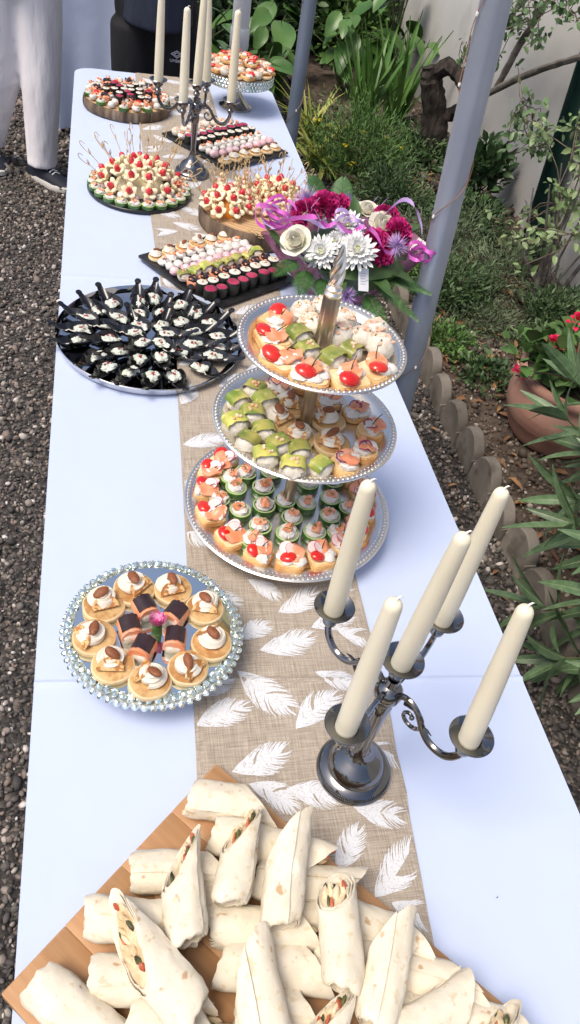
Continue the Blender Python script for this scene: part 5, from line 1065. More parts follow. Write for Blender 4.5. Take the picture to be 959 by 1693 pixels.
# film wrap: ruffled cone resting on the table
b = MB(FILM); n = 72; V = []; J = 9
for j in range(J):
    t = j/(J-1)
    for i in range(n):
        a = 2*math.pi*i/n; r = .030+.165*t**.8; ruf = 1+t*(.07*math.sin(9*a+t)+.05*math.sin(17*a+2)); lean = Vector((-.0*t, .055*t, 0)); V.append((r*ruf*math.cos(a)*1.02+lean.x-.02+.02*t, r*ruf*math.sin(a)*.72+lean.y-.02*(1-t), .006+.150*t+.012*t*math.sin(6*a)))
b.add(V, [(j*n+i, j*n+(i+1) % n, (j+1)*n+(i+1) % n, (j+1)*n+i) for j in range(J-1) for i in range(n)]); link('film_wrap', b.mesh('film_wrap', ang=80), be)
b = MB(GRN1); [b.tube([(.02*math.cos(a)-.02, .02*math.sin(a)-.02, .0), (.06*math.cos(a), .05*math.sin(a)+.03, .15)], .004, 6) for a in np.linspace(0, 5.5, 9)]; b.lathe([(.028,.004),(.10,.11),(.13,.15),(.10,.17),(0,.19)], 24, .1, 3); link('stems', b.mesh('stems'), be)
TAGM = mat('card', (.80,.80,.84), .6); b = MB(TAGM); b.at((0,0,0), (R_(52), R_(8), R_(12))); b.rbox(.028, .052, -.0004, .0004, .002, .0001, 2); to = link('gift_tag', b.mesh('gift_tag'), be, Vector((.690,1.565,.895))-bo)
ink = MB(mat('ink', (.16,.16,.30), .6)); ink.at((0,0,0), (R_(52), R_(8), R_(12)))
for k in range(5): yy = .014-.006*k; ink.ribbon([(-.009+.0018*q, yy+.0006*math.sin(q*2.1+k), .0010) for q in range(10-k % 3)], .0007)
link('handwriting', ink.mesh('handwriting'), to)
# ================================================================== people (only their lower halves reach into the picture)
SKIN = mat('skin', (.56,.33,.23), .5, col2=(.62,.38,.28), scale=20, sss=.15)
def cloth_m(name, c, c2, wr=.9): return mat(name, c, .85, col2=c2, scale=7, bump=wr, bscale=9, stretch=(1.8,1.8,.45), bdist=.02)
def soft(o, vox, it=6):
    m_ = o.modifiers.new('remesh', 'REMESH'); m_.mode = 'VOXEL'; m_.voxel_size = vox; m_.use_smooth_shade = True
    s_ = o.modifiers.new('smooth', 'SMOOTH'); s_.factor = .6; s_.iterations = it; return o
def person(name, label, loc, hip, legs, tro, shirt, shoes_m, hair_m, hemz, lean=(0,0)):
    """hip centre, legs = [(knee, ankle, toe_dir)], one remeshed body with clothing as children"""
    e = link(name, None, None, loc); tag(e, label, 'person'); o0 = Vector(loc); hp = Vector(hip)-o0
    b = MB(tro); b.blob(hp+Vector((0,0,.02)), (.175,.125,.13), 20, 12, .03)
    for sg, (kn, an, td) in zip((-1, 1), legs):
        h = hp+Vector((sg*.085,0,-.04)); kn, an = Vector(kn)-o0, Vector(an)-o0; P_ = [h, h.lerp(kn, .35), h.lerp(kn, .7), kn, kn.lerp(an, .35), kn.lerp(an, .7), an, an+Vector((0,0,-.035))]; b.tube(P_, [.108,.105,.098,.090,.083,.077,.072,.074], 18)
    soft(link('trousers', b.mesh('trousers'), e), .012, 5)
    for kn, an, td in legs:
        a = math.atan2(td[1], td[0]); s_ = MB(shoes_m[0]); s_.at((an[0]-o0.x, an[1]-o0.y, 0), (0, 0, a)); V = []; K = 18; F = []; L_ = [(-.085,.034,.075),(-.06,.042,.092),(-.01,.043,.095),(.05,.045,.078),(.11,.048,.060),(.16,.043,.050),(.19,.026,.040)]
        for (x, w_, h) in L_:
            for i in range(K): t = 2*math.pi*i/K; V.append((x, w_*math.cos(t), max(.022, .024+(h-.024)*max(0, math.sin(t))**.8)))
        F = [(j*K+i, j*K+(i+1) % K, (j+1)*K+(i+1) % K, (j+1)*K+i) for j in range(len(L_)-1) for i in range(K)]+[tuple(range(K))[::-1], tuple((len(L_)-1)*K+i for i in range(K))]; s_.add(V, F)
        so = link('shoe', s_.mesh('shoe', ang=60), e); q = MB(shoes_m[1]); q.at((an[0]-o0.x+.052*math.cos(a), an[1]-o0.y+.052*math.sin(a), 0), (0, 0, a)); V = []; out = []
        for i in range(32): t = 2*math.pi*i/32; x = .142*math.copysign(abs(math.cos(t))**.85, math.cos(t)); out.append((x, (.046+.006*(x > 0.02))*math.copysign(abs(math.sin(t))**.7, math.sin(t))))
        for z, k in ((.0, .97), (.004, 1.), (.024, 1.02), (.030, .98)): V += [(x*k, y*k, z+(.006 if x > .1 else 0)) for x, y in out]
        q.add(V, [(j*32+i, j*32+(i+1) % 32, (j+1)*32+(i+1) % 32, (j+1)*32+i) for j in range(3) for i in range(32)]+[tuple(range(32))[::-1], tuple(96+i for i in range(32))]); link('sole', q.mesh('sole'), so)
        lc_ = MB(WHT); lc_.at((an[0]-o0.x, an[1]-o0.y, 0), (0, 0, a))
        for k in range(4): lc_.tube([(.035+.017*k, -.022, .083-.006*k), (.035+.017*k, 0, .092-.0065*k), (.042+.017*k, .022, .081-.006*k)], .0028, 5)
        link('laces', lc_.mesh('laces'), so)
    tp = hp+Vector((lean[0], lean[1], 0)); b = MB(shirt); ch = tp+Vector((0,0,.36)); b.tube([hp+Vector((0,0,hemz-hp.z-o0.z)), hp+Vector((0,0,.12)), ch, ch+Vector((0,0,.14)), ch+Vector((0,0,.20))], [.205,.195,.195,.165,.08], 22, flat=.74)
    for sg in (-1, 1): b.tube([ch+Vector((sg*.15,0,.13)), ch+Vector((sg*.215,0,.06)), ch+Vector((sg*.25,-.01,-.08))], [.075,.07,.062], 14)
    soft(link('shirt', b.mesh('shirt'), e), .012, 4)
    b = MB(SKIN); nk = ch+Vector((0,0,.20)); b.tube([ch+Vector((-.25,-.01,-.07)), ch+Vector((-.2,0,.09)), ch+Vector((0,0,.14)), ch+Vector((.2,0,.09)), ch+Vector((.25,-.01,-.07))], .038, 10); b.tube([ch+Vector((0,0,.12)), nk], .05, 10); b.tube([nk+Vector((0,0,-.06)), nk+Vector((0,-.005,.04)), nk+Vector((0,-.01,.1))], [.06,.054,.056], 14); hd = nk+Vector((0,-.02,.17)); b.blob(hd, (.076,.095,.115), 22, 16, .02); b.blob(hd+Vector((0,-.03,-.06)), (.056,.062,.055), 16, 10, .02); b.tube([hd+Vector((0,-.088,.02)), hd+Vector((0,-.112,-.022)), hd+Vector((0,-.09,-.03))], [.010,.016,.010], 8)
    for sg in (-1, 1):
        b.blob(hd+Vector((sg*.078,.005,-.005)), (.012,.02,.032), 8, 6, .05); w1 = ch+Vector((sg*.25,-.01,-.06)); el = ch+Vector((sg*.27,.0,-.14)); wr = ch+Vector((sg*.10,-.20,-.02)); b.tube([w1, el, el.lerp(wr, .5), wr], [.046,.043,.038,.029], 12); dv = (wr-el).normalized(); pm = wr+dv*.05; b.blob(pm, (.024,.045,.038), 12, 8, .05); sd_ = Vector((0, .35, 1)).normalized()
        for k in range(4): f0 = pm+dv*.035+sd_*(.027-.018*k); L_ = (.068,.078,.074,.058)[k]; b.tube([f0-dv*.02, f0+dv*L_*.5, f0+dv*L_*.8+Vector((-sg*.018,0,-.012)), f0+dv*L_*.9+Vector((-sg*.034,0,-.02))], [.0095,.009,.0085,.007], 8)
        b.tube([pm+sd_*.03-dv*.02, pm+sd_*.05+dv*.012+Vector((-sg*.012,0,0)), pm+sd_*.052+dv*.045+Vector((-sg*.02,0,0))], [.012,.011,.008], 8)
    soft(link('body', b.mesh('body'), e), .006, 3)
    b = MB(hair_m); b.blob(hd+Vector((0,.016,.030)), (.083,.097,.103), 22, 14, .06, 3., 1, flat=-.045); link('hair', b.mesh('hair'), e); ey = MB(mat('eye_dark', (.02,.015,.012), .2)); [ey.blob(hd+Vector((sg*.03,-.088,.012)), (.011,.008,.007), 8, 6, 0) for sg in (-1, 1)]; link('eyes', ey.mesh('eyes'), e); mo = MB(mat('lips', (.42,.16,.13), .5)); mo.blob(hd+Vector((0,-.088,-.062)), (.024,.008,.007), 10, 6, .05); link('mouth', mo.mesh('mouth'), e)
    return e
WTRO = cloth_m('white_trousers', (.86,.82,.83), (.90,.87,.88)); NAVY = cloth_m('navy_cotton', (.012,.017,.035), (.02,.027,.05)); BLK = cloth_m('black_cotton', (.006,.006,.008), (.012,.012,.014), .5); LSH = cloth_m('light_shirt', (.55,.58,.65), (.62,.65,.70)); HAIR = mat('dark_hair', (.03,.02,.014), .6, bump=.8, bscale=90)
NVS = mat('navy_canvas', (.008,.011,.022), .7, bump=.4, bscale=200); SOLE = mat('white_sole', (.66,.63,.57), .6)
person('person', 'person in loose white trousers and navy sneakers standing on the gravel', (-.25,4.02,0), (-.255,4.02,.86), [((-.35,4.05,.46), (-.45,4.18,.115), (.3,-1)), ((-.175,3.99,.46), (-.195,4.0,.115), (.75,-.72))], WTRO, LSH, (NVS, SOLE), HAIR, .93)
pB = person('person', 'person in navy top and black trousers behind the far table end', (.31,3.72,0), (.325,3.72,.86), [((.235,3.72,.45), (.225,3.74,.115), (0,-1)), ((.415,3.72,.45), (.425,3.74,.115), (0,-1))], BLK, NAVY, (NVS, SOLE), HAIR, .835)
# small printed emblem on the thigh (nested diamonds and a word mark), curved to the leg
EMB = mat('white_print', (.70,.72,.76), .6); b = MB(EMB); ax_, rr, z0_ = .4125, .1045, .745
from mathutils.bvhtree import BVHTree
bpy.context.view_layer.update(); dg = bpy.context.evaluated_depsgraph_get(); tro_ = [c for c in pB.children if c.name.startswith('trousers')][0]; bvh = BVHTree.FromObject(tro_, dg)
def cyl(u, v):
    x, z = ax_-.31+u-.008, z0_+v; h = bvh.ray_cast(Vector((x, -1., z)), Vector((0, 1, 0)))[0]; return (x, (h.y if h else -.1)-.0016, z)
for (w_, h, t_) in ((.026, .015, .0034), (.015, .0082, .003)):
    o_ = [(w_,0),(0,h),(-w_,0),(0,-h)]; i_ = [(x*(1-t_/h*1.0), y*(1-t_/h*1.0)) for x, y in o_]
    for q in range(4):
        p = [o_[q], o_[(q+1) % 4], i_[(q+1) % 4], i_[q]]; V = []; N_ = 6
        for k in range(N_+1): s = k/N_; V += [cyl(p[0][0]+(p[1][0]-p[0][0])*s, p[0][1]+(p[1][1]-p[0][1])*s), cyl(p[3][0]+(p[2][0]-p[3][0])*s, p[3][1]+(p[2][1]-p[3][1])*s)]
        b.add(V, [(2*k, 2*k+1, 2*k+3, 2*k+2) for k in range(N_)])
tcu = bpy.data.curves.new('word', 'FONT'); tcu.body = 'UMBRO'; tcu.size = .0165; tcu.align_x = 'CENTER'; to_ = bpy.data.objects.new('word', tcu); COL.objects.link(to_); dg = bpy.context.evaluated_depsgraph_get(); tm = to_.evaluated_get(dg).to_mesh()
b.add([cyl(v.co.x, v.co.y-.031) for v in tm.vertices], [tuple(f.vertices) for f in tm.polygons]); bpy.data.objects.remove(to_); link('printed_emblem', b.mesh('printed_emblem', smooth=False), pB)
# ================================================================== planting
def fol(name, c, c2, rough=.5, isl=.4, tr=.0): return mat(name, c, rough, col2=c2, scale=6, island=isl, spec=.4)
def bush(name, label, c, rad, n, size, m_, seed, tmpl, clumps=40, stem_m=None, up=.35, cat='shrub', flowers=None, spread=.16, bottom=0.):
    rng = np.random.default_rng(seed); d = rng.normal(size=(clumps, 3)); d[:, 2] = np.abs(d[:, 2])*.9-.1; d /= np.linalg.norm(d, axis=1)[:, None]; cc = d*rng.uniform(.35, 1., (clumps, 1))*np.array(rad); k = rng.integers(0, clumps, n)
    P = cc[k]+rng.normal(size=(n, 3))*np.array(rad)*spread; P[:, 2] = np.maximum(P[:, 2], -rad[2]*.15+rng.uniform(0, .03, n)); out = P/np.array(rad)+rng.normal(size=(n, 3))*.7; out[:, 2] += up; upv = np.stack([rng.normal(0, .5, n), rng.normal(0, .5, n), np.ones(n)], 1)
    e = link(name, None, None, c); tag(e, label, cat); f = link('foliage', scat('foliage', tmpl[0], tmpl[1], frame(out, upv)*(size*rng.uniform(.6, 1.25, n))[:, None, None], P+np.array((0, 0, bottom)), m_), e)
    b = MB(stem_m or STEM)
    for q in range(min(clumps, 22)): b.tube([(rng.uniform(-.03, .03), rng.uniform(-.03, .03), -.03), tuple(cc[q]*.5+np.array((0, 0, bottom*.6))), tuple(cc[q]+np.array((0, 0, bottom)))], [.006,.004,.002], 5)
    link('stems', b.mesh('stems'), e)
    if flowers:
        for q in range(flowers[1]):
            p = cc[q % clumps]*1.08; b = MB(flowers[0]); rg = random.Random(q)
            for z in range(6): b.at((p[0]+rg.uniform(-.012, .012), p[1]+rg.uniform(-.012, .012), p[2]+bottom+rg.uniform(.0, .02)), (0, rg.uniform(-.6, .3), rg.uniform(0, 6)), (.022,.024,.02)); b.add(*leaf_t(.8, .1, .1))
            link('flower', b.mesh('flower'), e)
    return e
STEM = mat('green_stem', (.06,.08,.03), .7); TWIG = mat('brown_twig', (.10,.07,.05), .85, col2=(.17,.13,.10), scale=20)
F_DK = fol('foliage_dark', (.042,.085,.032), (.08,.135,.052)); F_GR = fol('foliage_grey_green', (.08,.118,.06), (.14,.18,.10)); F_MD = fol('foliage_mid', (.06,.13,.028), (.11,.21,.055)); F_LT = fol('foliage_light', (.12,.21,.045), (.20,.28,.07)); F_YL = fol('foliage_yellow_green', (.20,.25,.04), (.34,.34,.09)); F_RO = fol('rose_leaf', (.06,.12,.045), (.13,.20,.09), .35)
small = leaf_t(.32, .06, .1); oval = leaf_t(.55, .10, .12); thin = leaf_t(.16, .03, .12)
gz = lambda x, y: float(soil_z(x, y))
bush('flowering_shrub', 'airy green shrub with small yellow flowers beside the far table corner', (1.52,4.32,gz(1.52,4.32)), (.34,.30,.34), 5200, .040, F_MD, 21, thin, 60, up=.9, flowers=(mat('yellow_petal', (.78,.62,.02), .5), 7), bottom=.08)
for i, (x, y, rx, ry, rz, n, s, mm, lab) in enumerate([
    (1.62,2.98,.24,.22,.15,3600,.030,F_DK,'low dark green groundcover clump just behind the bouquet'), (1.92,3.10,.26,.24,.18,3600,.032,F_GR,'grey-green spreading shrub in the middle of the flower bed'), (1.66,3.45,.28,.26,.20,4200,.030,F_GR,'fine-leaved grey-green clump left of the big tent pole'),
    (1.95,3.62,.26,.26,.18,3600,.032,F_DK,'dark low clump at the foot of the wall, right of the pole'), (1.60,3.92,.26,.22,.22,3600,.030,F_DK,'dark feathery clump in front of the yellow-flowered shrub'), (2.08,2.78,.20,.2,.14,2200,.030,F_DK,'small dark clump by the rose stems'), (1.52,2.62,.13,.12,.07,1000,.026,F_MD,'little green clump near the first edging stone'), (1.76,2.76,.20,.16,.10,2200,.030,F_GR,'low grey-green clump in the middle of the bed before the dark ones'), (1.98,2.50,.20,.18,.10,1800,.032,F_DK,'dark low clump on the soil behind the geranium pot'), (1.45,3.20,.14,.2,.12,1800,.030,F_MD,'narrow green clump directly behind the edging near the pole')]):
    bush('groundcover_shrub', lab, (x, y, gz(x, y)), (rx, ry, rz), n, s, mm, 30+i, thin if mm is F_GR else small, 46, TWIG)
bush('creeping_plant', 'small creeping plant with round leaves on bare soil near the edging', (1.60,2.36,gz(1.6,2.36)), (.13,.13,.04), 420, .030, F_DK, 51, oval, 26, up=.8, cat='plant')
bush('creeping_plant', 'second small creeping plant left of the geranium pot', (1.50,2.50,gz(1.5,2.5)), (.07,.07,.03), 160, .026, F_MD, 52, oval, 14, up=.8, cat='plant')
bush('broadleaf_shrub', 'small glossy broad-leaved shrub against the wall right of the pole', (2.06,3.95,gz(2.06,3.95)), (.17,.15,.20), 520, .075, fol('glossy_leaf', (.035,.075,.028), (.06,.11,.045), .3), 53, oval, 40, up=.7, bottom=.14)
bush('wall_shrub', 'dark bushy shrub at the base of the knotty trunk', (1.98,4.55,gz(1.98,4.55)), (.22,.25,.17), 2400, .040, F_DK, 54, small, 40)
# tall strap leaves and big leaves in the rear
def blades(name, label, c, n, ln, wd, m_, seed, spread=.5, droop=.35, cat='plant'):
    e = link(name, None, None, c); tag(e, label, cat); rg = random.Random(seed); T = [blade_t(wd, droop*k) for k in (.5, 1., 1.6)]
    for k in range(n):
        tv, tf = T[k % 3]; L_ = ln*rg.uniform(.6, 1.1); a = rg.uniform(0, 6.28); el = math.pi/2-rg.uniform(.03, spread); b = MB(m_); b.at((0,0,0), (0, -el, 0), (L_, L_, L_)); b.add(tv, tf); link('leaf', b.mesh('leaf', ang=80), e, (rg.uniform(-.06,.06), rg.uniform(-.06,.06), 0), (0, 0, a))
F_IR = fol('iris_leaf', (.06,.15,.028), (.11,.21,.05), .4)
blades('iris_plant', 'tall clump of upright sword-shaped green leaves behind the yellow-flowered shrub', (1.68,4.95,gz(1.7,4.95)), 34, .62, .085, F_IR, 61, .42, .15)
blades('iris_plant', 'second clump of sword-shaped leaves close to the wall', (1.95,5.15,gz(1.95,5.2)), 26, .60, .085, F_IR, 62, .40, .15)
blades('strap_plant', 'yellow-green arching strap-leaved plant beside the slim pole', (1.36,4.85,gz(1.36,4.85)), 60, .34, .075, F_YL, 63, 1.25, .7)
blades('strap_plant', 'drooping yellow-green leaves right behind the far table corner', (1.30,4.45,gz(1.4,4.45)), 40, .28, .13, F_YL, 64, 1.2, .8)
def bigleaf(name, label, c, n, h, size, m_, seed, spread=.28):
    e = link(name, None, None, c); tag(e, label, 'plant'); rg = random.Random(seed); T = leaf_h(.72, .14, .35, heart=.25); sb = MB(STEM)
    for k in range(n):
        a = rg.uniform(0, 6.28); r_ = spread*rg.uniform(.1, 1); p = Vector((r_*math.cos(a), r_*math.sin(a), h*rg.uniform(.35, 1.))); sb.tube([(0,0,0), (p.x*.4, p.y*.4, p.z*.75), tuple(p)], [.007,.005,.004], 5); s_ = size*rg.uniform(.6, 1.15); b = MB(m_); b.at((0,0,0), (rg.uniform(-.5,.5), rg.uniform(-.1,.7), a), (s_,s_,s_)); b.add(*T); link('leaf', b.mesh('leaf', ang=80), e, p)
    link('stalks', sb.mesh('stalks'), e)
F_BG = fol('big_leaf', (.045,.11,.025), (.085,.17,.045), .3)
bigleaf('large_leaf_plant', 'large-leaved green plant left of the slim tent pole', (1.22,5.75,gz(1.4,5.75)), 26, .55, .22, F_BG, 71)
bigleaf('large_leaf_plant', 'large glossy leaves behind the silver cake stand', (1.02,5.05,0), 26, .42, .17, F_BG, 72)
bigleaf('large_leaf_plant', 'broad heart-shaped leaves climbing the wall at the rear', (2.05,5.75,gz(2.0,5.75)), 22, .75, .20, F_BG, 73)
bigleaf('large_leaf_plant', 'leafy plant at the top between pole and wall', (1.72,5.75,gz(1.7,5.75)), 24, .5, .18, F_BG, 74)
for i, (x, y, r_, h, n) in enumerate(((1.05,6.6,.55,.75,5200), (1.85,6.7,.5,.8,4800), (.45,6.3,.45,.6,4200), (1.4,7.6,.8,1.,5200))):
    bush('hedge_shrub', ('dense dark hedge shrub behind the large-leaved plants', 'dense dark shrub near the wall at the rear', 'dense dark shrub behind the grey tub', 'tall dense shrub farthest back in the garden')[i], (x, y, 0.02), (r_, r_, h), n, .075, (F_DK, F_MD)[i % 2], 80+i, oval, 60, TWIG, bottom=.05)
# knotty trunk with branches on the wall
BRK = mat('rose_bark', (.012,.009,.007), .95, col2=(.055,.043,.034), scale=16, detail=8, stretch=(2,2,.5), bump=1., bscale=26, bdist=.02); BRB = mat('branch_bark', (.10,.085,.07), .9, col2=(.19,.165,.14), scale=20, detail=6, bump=.8, bscale=60)
tr = link('climbing_rose', None, None, (2.06,4.62,gz(2.06,4.62)-.02)); tag(tr, 'old climbing rose with knotty black trunk and long bare branches along the wall', 'tree')
b = MB(BRK); rg = random.Random(3)
def knot(pts, rad, n=12, amp=.22, sd=0):
    cc = []; rr = []
    for i in range(len(pts)-1):
        for s in np.linspace(0, 1, 6)[:-1]: cc.append(Vector(pts[i]).lerp(Vector(pts[i+1]), s)); rr.append((rad[i]*(1-s)+rad[i+1]*s)*(1+amp*mnoise.noise(Vector((len(cc)*.7, sd, 0)))))
    cc.append(Vector(pts[-1])); rr.append(rad[-1]); k = len(b.v); b.tube(cc, rr, n); 
    for q in range(k, len(b.v)): v = Vector(b.v[q]); nn = mnoise.noise(v*38+Vector((sd, 0, 0)))*.012*min(1, rad[0]/.04); b.v[q] = tuple(v+Vector((nn, mnoise.noise(v*38+Vector((7, sd, 0)))*.012*min(1, rad[0]/.04), 0)))
knot([(0,0,-.02),(-.015,.0,.10),(-.03,.01,.22),(-.065,.02,.34),(-.115,.03,.45),(-.135,.04,.52)], [.115,.092,.080,.070,.062,.050], 16, .3, 1); knot([(-.03,.0,.26),(.03,-.03,.30),(.05,-.10,.36),(.05,-.20,.43)], [.042,.036,.030,.024], 10, .25, 2); knot([(-.12,.03,.47),(-.06,-.02,.55),(.0,-.10,.52),(.04,-.20,.44)], [.046,.044,.038,.026], 10, .3, 3)
link('trunk', b.mesh('trunk'), tr)
for pts, rad in (([(.05,-.19,.435),(.04,-.45,.56),(.03,-.70,.70),(.0,-.98,.83),(-.02,-1.28,.96),(-.03,-1.7,1.10)], [.020,.018,.0165,.015,.0135,.012]), ([(.05,-.17,.43),(.06,-.2,.62),(.05,-.34,.82),(.04,-.50,1.05)], [.012,.011,.010,.008]), ([(.04,-.50,.60),(.05,-.58,.82),(.05,-.72,1.05)], [.018,.016,.013]), ([(.04,-.05,.5),(.06,-.02,.7),(.05,.06,.95)], [.007,.006,.004])):
    b = MB(BRB); knot(pts, rad, 9, .15, len(pts)); link('branch', b.mesh('branch'), tr)
# leafy sprays of the rose
def spray(parent, c, rad, n, size, m_, seed, clumps=16, name='leaves'):
    rng = np.random.default_rng(seed); cc = rng.normal(size=(clumps, 3))*np.array(rad)*.6; k = rng.integers(0, clumps, n); P = cc[k]+rng.normal(size=(n, 3))*.022; out = rng.normal(size=(n, 3)); out[:, 2] -= .2; upv = np.stack([rng.normal(-.5, .5, n), rng.normal(-.4, .5, n), np.ones(n)], 1)
    o = link(name, scat(name, oval[0], oval[1], frame(out, upv)*(size*rng.uniform(.6, 1.2, n))[:, None, None], P, m_), parent, c); t = MB(TWIG)
    for q in range(clumps-1): t.tube([tuple(cc[q]), tuple((cc[q]+cc[q+1])/2+rng.normal(size=3)*.02), tuple(cc[q+1])], [.002,.0022,.0018], 4)
    link('twigs', t.mesh('twigs'), parent, c)
for i, (c, rad, n) in enumerate((((.0,-.38,.95),(.05,.25,.22),150), ((.0,-.75,.98),(.05,.28,.14),120), ((-.04,-1.02,.66),(.06,.16,.10),80), ((-.05,-1.25,.62),(.06,.16,.12),90), ((.02,-.05,.60),(.05,.12,.12),30), ((-.02,-1.05,1.12),(.06,.3,.12),140))): spray(tr, c, rad, n, .042, F_RO, 90+i)
# rose bush at the right edge
rb_ = link('rose_bush', None, None, (2.10,2.96,gz(2.1,2.96)-.02)); tag(rb_, 'rose bush with grey woody canes and pale leaves at the right picture edge', 'shrub'); CANE = mat('rose_cane', (.09,.08,.07), .85, col2=(.18,.165,.15), scale=18, bump=.6, bscale=80); rg = random.Random(12)
for k in range(11):
    a = rg.uniform(0, 6.28); r_ = rg.uniform(.05, .30); b = MB(CANE); p1 = (rg.uniform(-.05,.05)+r_*.4*math.cos(a), r_*.5*math.sin(a), rg.uniform(.2,.3)); b.tube([(rg.uniform(-.05,.05), rg.uniform(-.06,.06), 0), p1, (r_*math.cos(a)*.8, r_*math.sin(a), rg.uniform(.45,.8))], [.013 if k < 4 else .007,.009 if k < 4 else .005,.003], 7); link('cane', b.mesh('cane'), rb_)
for i, (c, rad, n) in enumerate((((-.05,.10,.55),(.10,.22,.16),170), ((-.10,-.05,.36),(.10,.14,.12),100), ((-.02,.22,.30),(.1,.12,.1),60), ((-.12,.30,.16),(.08,.1,.06),40), ((.0,-.1,.72),(.1,.2,.12),130))): spray(rb_, c, rad, n, .046, fol('rose_leaf_pale', (.12,.19,.07), (.24,.31,.15), .35), 110+i, 12)
# dark green board leaning on the wall
GRB = mat('green_painted_metal', (.006,.022,.018), .35, metal=.2, col2=(.010,.03,.024), scale=8)
e = link('leaning_board', None, None, (2.205,3.37,gz(2.2,3.37)-.01), (R_(-11),R_(2),0)); tag(e, 'dark green metal profile leaning against the wall behind the rose bush', 'metal profile'); link('web', MB(GRB).rbox(.022, .135, 0, 1.7, .002, .001, 2).mesh('web'), e)
for sg in (-1, 1): link('flange', MB(GRB).rbox(.045, .012, 0, 1.7, .002, .001, 2).mesh('flange'), e, (-.016, sg*.0645, 0))
# geranium in a terracotta pot
TER = mat('terracotta', (.39,.205,.15), .8, col2=(.47,.275,.21), scale=7, detail=7, bump=.4, bscale=90, spots=[((.58,.42,.34), 5, .58, .14, .55)])
pt_ = link('terracotta_pot', None, None, (1.735,2.02,gz(1.79,2.02)-.012)); tag(pt_, 'round grooved terracotta pot at the right edge', 'flower pot')
pr = [(0,0),(.155,0),(.162,.008),(.175,.03),(.192,.08)]+[(.2+.012*math.sin(math.pi*k/8)-.004*(k % 2), .09+.014*k) for k in range(9)]+[(.197,.222),(.205,.232),(.208,.25),(.200,.262),(.185,.262),(.182,.235),(0,.232)]
link('pot_body', MB(TER).lathe(pr, 64).mesh('pot_body', ang=50), pt_); link('potting_soil', MB(SM).lathe([(0,.236),(.183,.236),(.182,.238),(0,.242)], 32).mesh('potting_soil'), pt_)
pz = gz(1.79,2.02)-.012+.236; GERL = fol('geranium_leaf', (.06,.13,.035), (.11,.19,.06)); GERF = mat('geranium_red', (.60,.008,.06), .5, col2=(.72,.02,.10), scale=60)
ger = bush('geranium', 'geranium with bright red flower heads growing in the terracotta pot', (1.69,2.05,pz-.01), (.21,.20,.13), 420, .060, GERL, 130, leaf_t(.95, .12, .1), 46, up=.7, cat='plant', bottom=.04)
for k, (x, y, z) in enumerate(((.04,.10,.165), (-.10,-.02,.145), (-.03,-.07,.145), (.12,.13,.16), (-.19,-.02,.02))):
    b = MB(GERF); rg = random.Random(k)
    for q in range(26 if k < 4 else 8): a = rg.uniform(0, 6.28); el = rg.uniform(-.2, 1.5); d = Vector((math.cos(a)*math.cos(el), math.sin(a)*math.cos(el), math.sin(el)))*.022; b.at(d, (0, -el+rg.uniform(-.5,.5), a), (.020,.026,.02)); b.add(*leaf_t(.9, .15, .1))
    link('flower_head', b.mesh('flower_head'), ger, (x, y, z)); sb = MB(STEM).tube([(x*.5,y*.5,.0),(x*.9,y*.9,z*.7),(x,y,z)], .0028, 5); link('flower_stalk', sb.mesh('flower_stalk'), ger)
# oleanders in the right foreground, every leaf its own piece
OLE = mat('oleander_leaf', (.075,.135,.06), .35, col2=(.12,.19,.095), scale=9, rnd=.28, spec=.5); OLEM = mat('oleander_midrib', (.30,.36,.18), .5)
def ole_leaf(wd, droop):
    b = MB(OLE); n = 7; V = []; F = []
    for i in range(n+1): t = i/n; w_ = wd*(math.sin(math.pi*min(1, t*.97+.015))**.75)*(1-.25*t); z = -droop*t*t; V += [(t,-w_/2,z+w_*.16),(t,-w_*.02,z),(t,w_*.02,z),(t,w_/2,z+w_*.16)]
    b.c = 0; k0 = [(4*i+q, 4*i+4+q, 4*i+5+q, 4*i+1+q) for i in range(n) for q in (0, 2)]; k1 = [(4*i+1, 4*i+5, 4*i+6, 4*i+2) for i in range(n)]; b.add(V, k0); b.use(OLEM); kk = len(b.v)-len(V); b.f += [tuple(i+kk for i in f) for f in k1]; b.mi += [1]*len(k1); return b.mesh('leaf', ang=80)
OL = [ole_leaf(.20, .12), ole_leaf(.22, .25), ole_leaf(.18, .05), ole_leaf(.21, .4)]
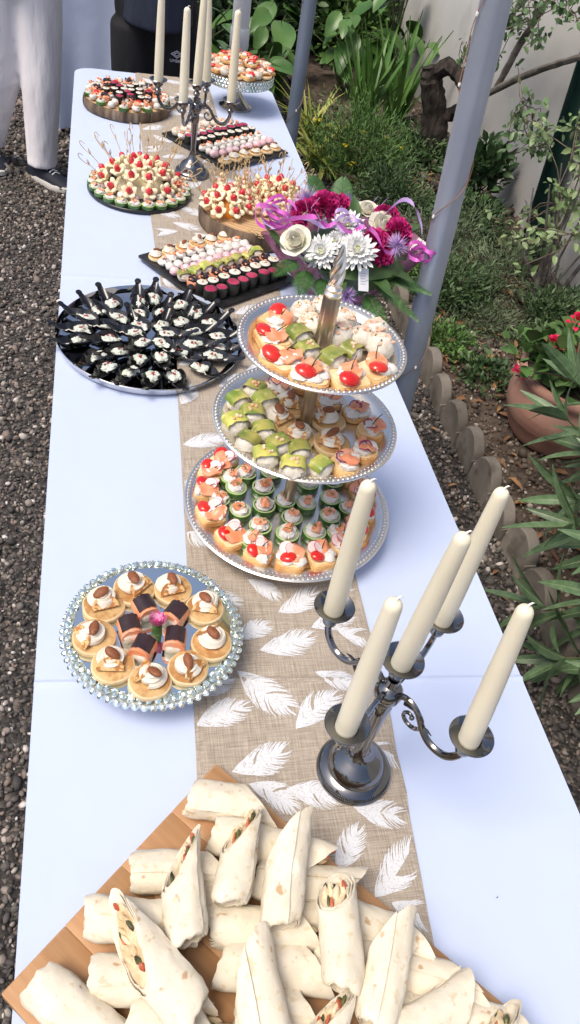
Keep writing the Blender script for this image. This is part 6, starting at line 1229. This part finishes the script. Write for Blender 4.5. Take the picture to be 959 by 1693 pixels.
def oleander(label, base, tops, seed, ln=.15):
    e = link('oleander', None, None, base); tag(e, label, 'shrub', 'oleanders at the right edge'); rg = random.Random(seed); B = Vector(base)
    for tp in tops:
        T = Vector(tp)-B; mid = T*.5+Vector((0,0,.10)); b = MB(STEM); pts = [Vector((0,0,0)).lerp(mid, s).lerp(mid.lerp(T, s), s) for s in np.linspace(0, 1, 9)]; b.tube(pts, [.006-.0035*i/8 for i in range(9)], 6); link('stem', b.mesh('stem'), e)
        for k in (4, 5, 7, 8):
            d = (pts[min(k+1, 8)]-pts[max(k-1, 0)]).normalized(); a0 = k*1.05+rg.uniform(-.2, .2); sx = d.orthogonal().normalized(); sy = d.cross(sx)
            for q in range(3 if k < 8 else 5):
                a = a0+2*math.pi*q/(3 if k < 8 else 5); opn = 1.05 if k < 8 else rg.uniform(.25, .7); v = (sx*math.cos(a)+sy*math.sin(a))*math.sin(opn)+d*math.cos(opn); v.z -= .05; v.normalize(); up_ = d if abs(v.dot(d)) < .95 else Vector((0,0,1)); y = up_.cross(v).normalized(); z = v.cross(y); M3 = Matrix((v, y, z)).transposed()
                link('leaf', OL[rg.randrange(4)], e, pts[k], M3.to_euler(), ln*rg.uniform(.7, 1.15))
oleander('oleander with long narrow leaves in front of the terracotta pot', (1.80,1.42,.05), [(1.54,1.50,.40),(1.47,1.42,.30),(1.46,1.62,.44),(1.54,1.74,.48),(1.56,1.36,.42)], 1, .195)
oleander('second oleander bush at the right edge beside the rear right candle', (1.72,1.22,.05), [(1.40,1.30,.32),(1.46,1.16,.38),(1.53,1.34,.42),(1.58,1.22,.46)], 2, .195)
oleander('nearest oleander leaning towards the table beside the front right candle', (1.60,.92,.05), [(1.25,1.10,.22),(1.27,.96,.18),(1.36,1.02,.34),(1.36,.84,.30)], 3, .20)
# grey tub behind the far end, rear right
TUB = mat('grey_tub', (.17,.185,.20), .5, col2=(.22,.235,.25), scale=5); e = link('planter_tub', None, None, (.60,4.32,0), (0,0,.25)); tag(e, 'grey square tub with dark soil and leaves beyond the far candelabrum', 'planter')
b = MB(TUB); V = []; 
for w_, z in ((.16,0),(.165,.02),(.205,.50),(.222,.505),(.222,.54),(.198,.54),(.19,.47)): V += [(w_*sx, w_*sy, z) for sx, sy in ((1,1),(-1,1),(-1,-1),(1,-1))]
b.add(V, [(4*j+i, 4*j+(i+1) % 4, 4*j+4+(i+1) % 4, 4*j+4+i) for j in range(6) for i in range(4)]+[(3,2,1,0)]); link('tub_wall', b.mesh('tub_wall', ang=30), e); link('potting_soil', MB(SM).add([(.192,.192,.48),(-.192,.192,.48),(-.192,-.192,.48),(.192,-.192,.48)], [(0,1,2,3)]).mesh('potting_soil'), e)
bigleaf('tub_plant', 'leafy plant growing in the grey tub', (.60,4.32,.478), 16, .30, .13, F_BG, 77, .16)

# a tiny dark crumb on the bare cloth
place('crumb', 'tiny dark crumb on the bare white cloth at the lower right', 'crumb', MB(mat('crumb_brown', (.05,.03,.02), .8)).blob((0,0,.0006), (.0016,.0006,.0007), 8, 5, .3, 2., 1).mesh('crumb'), (.594,.268,TZ+.002), .4)
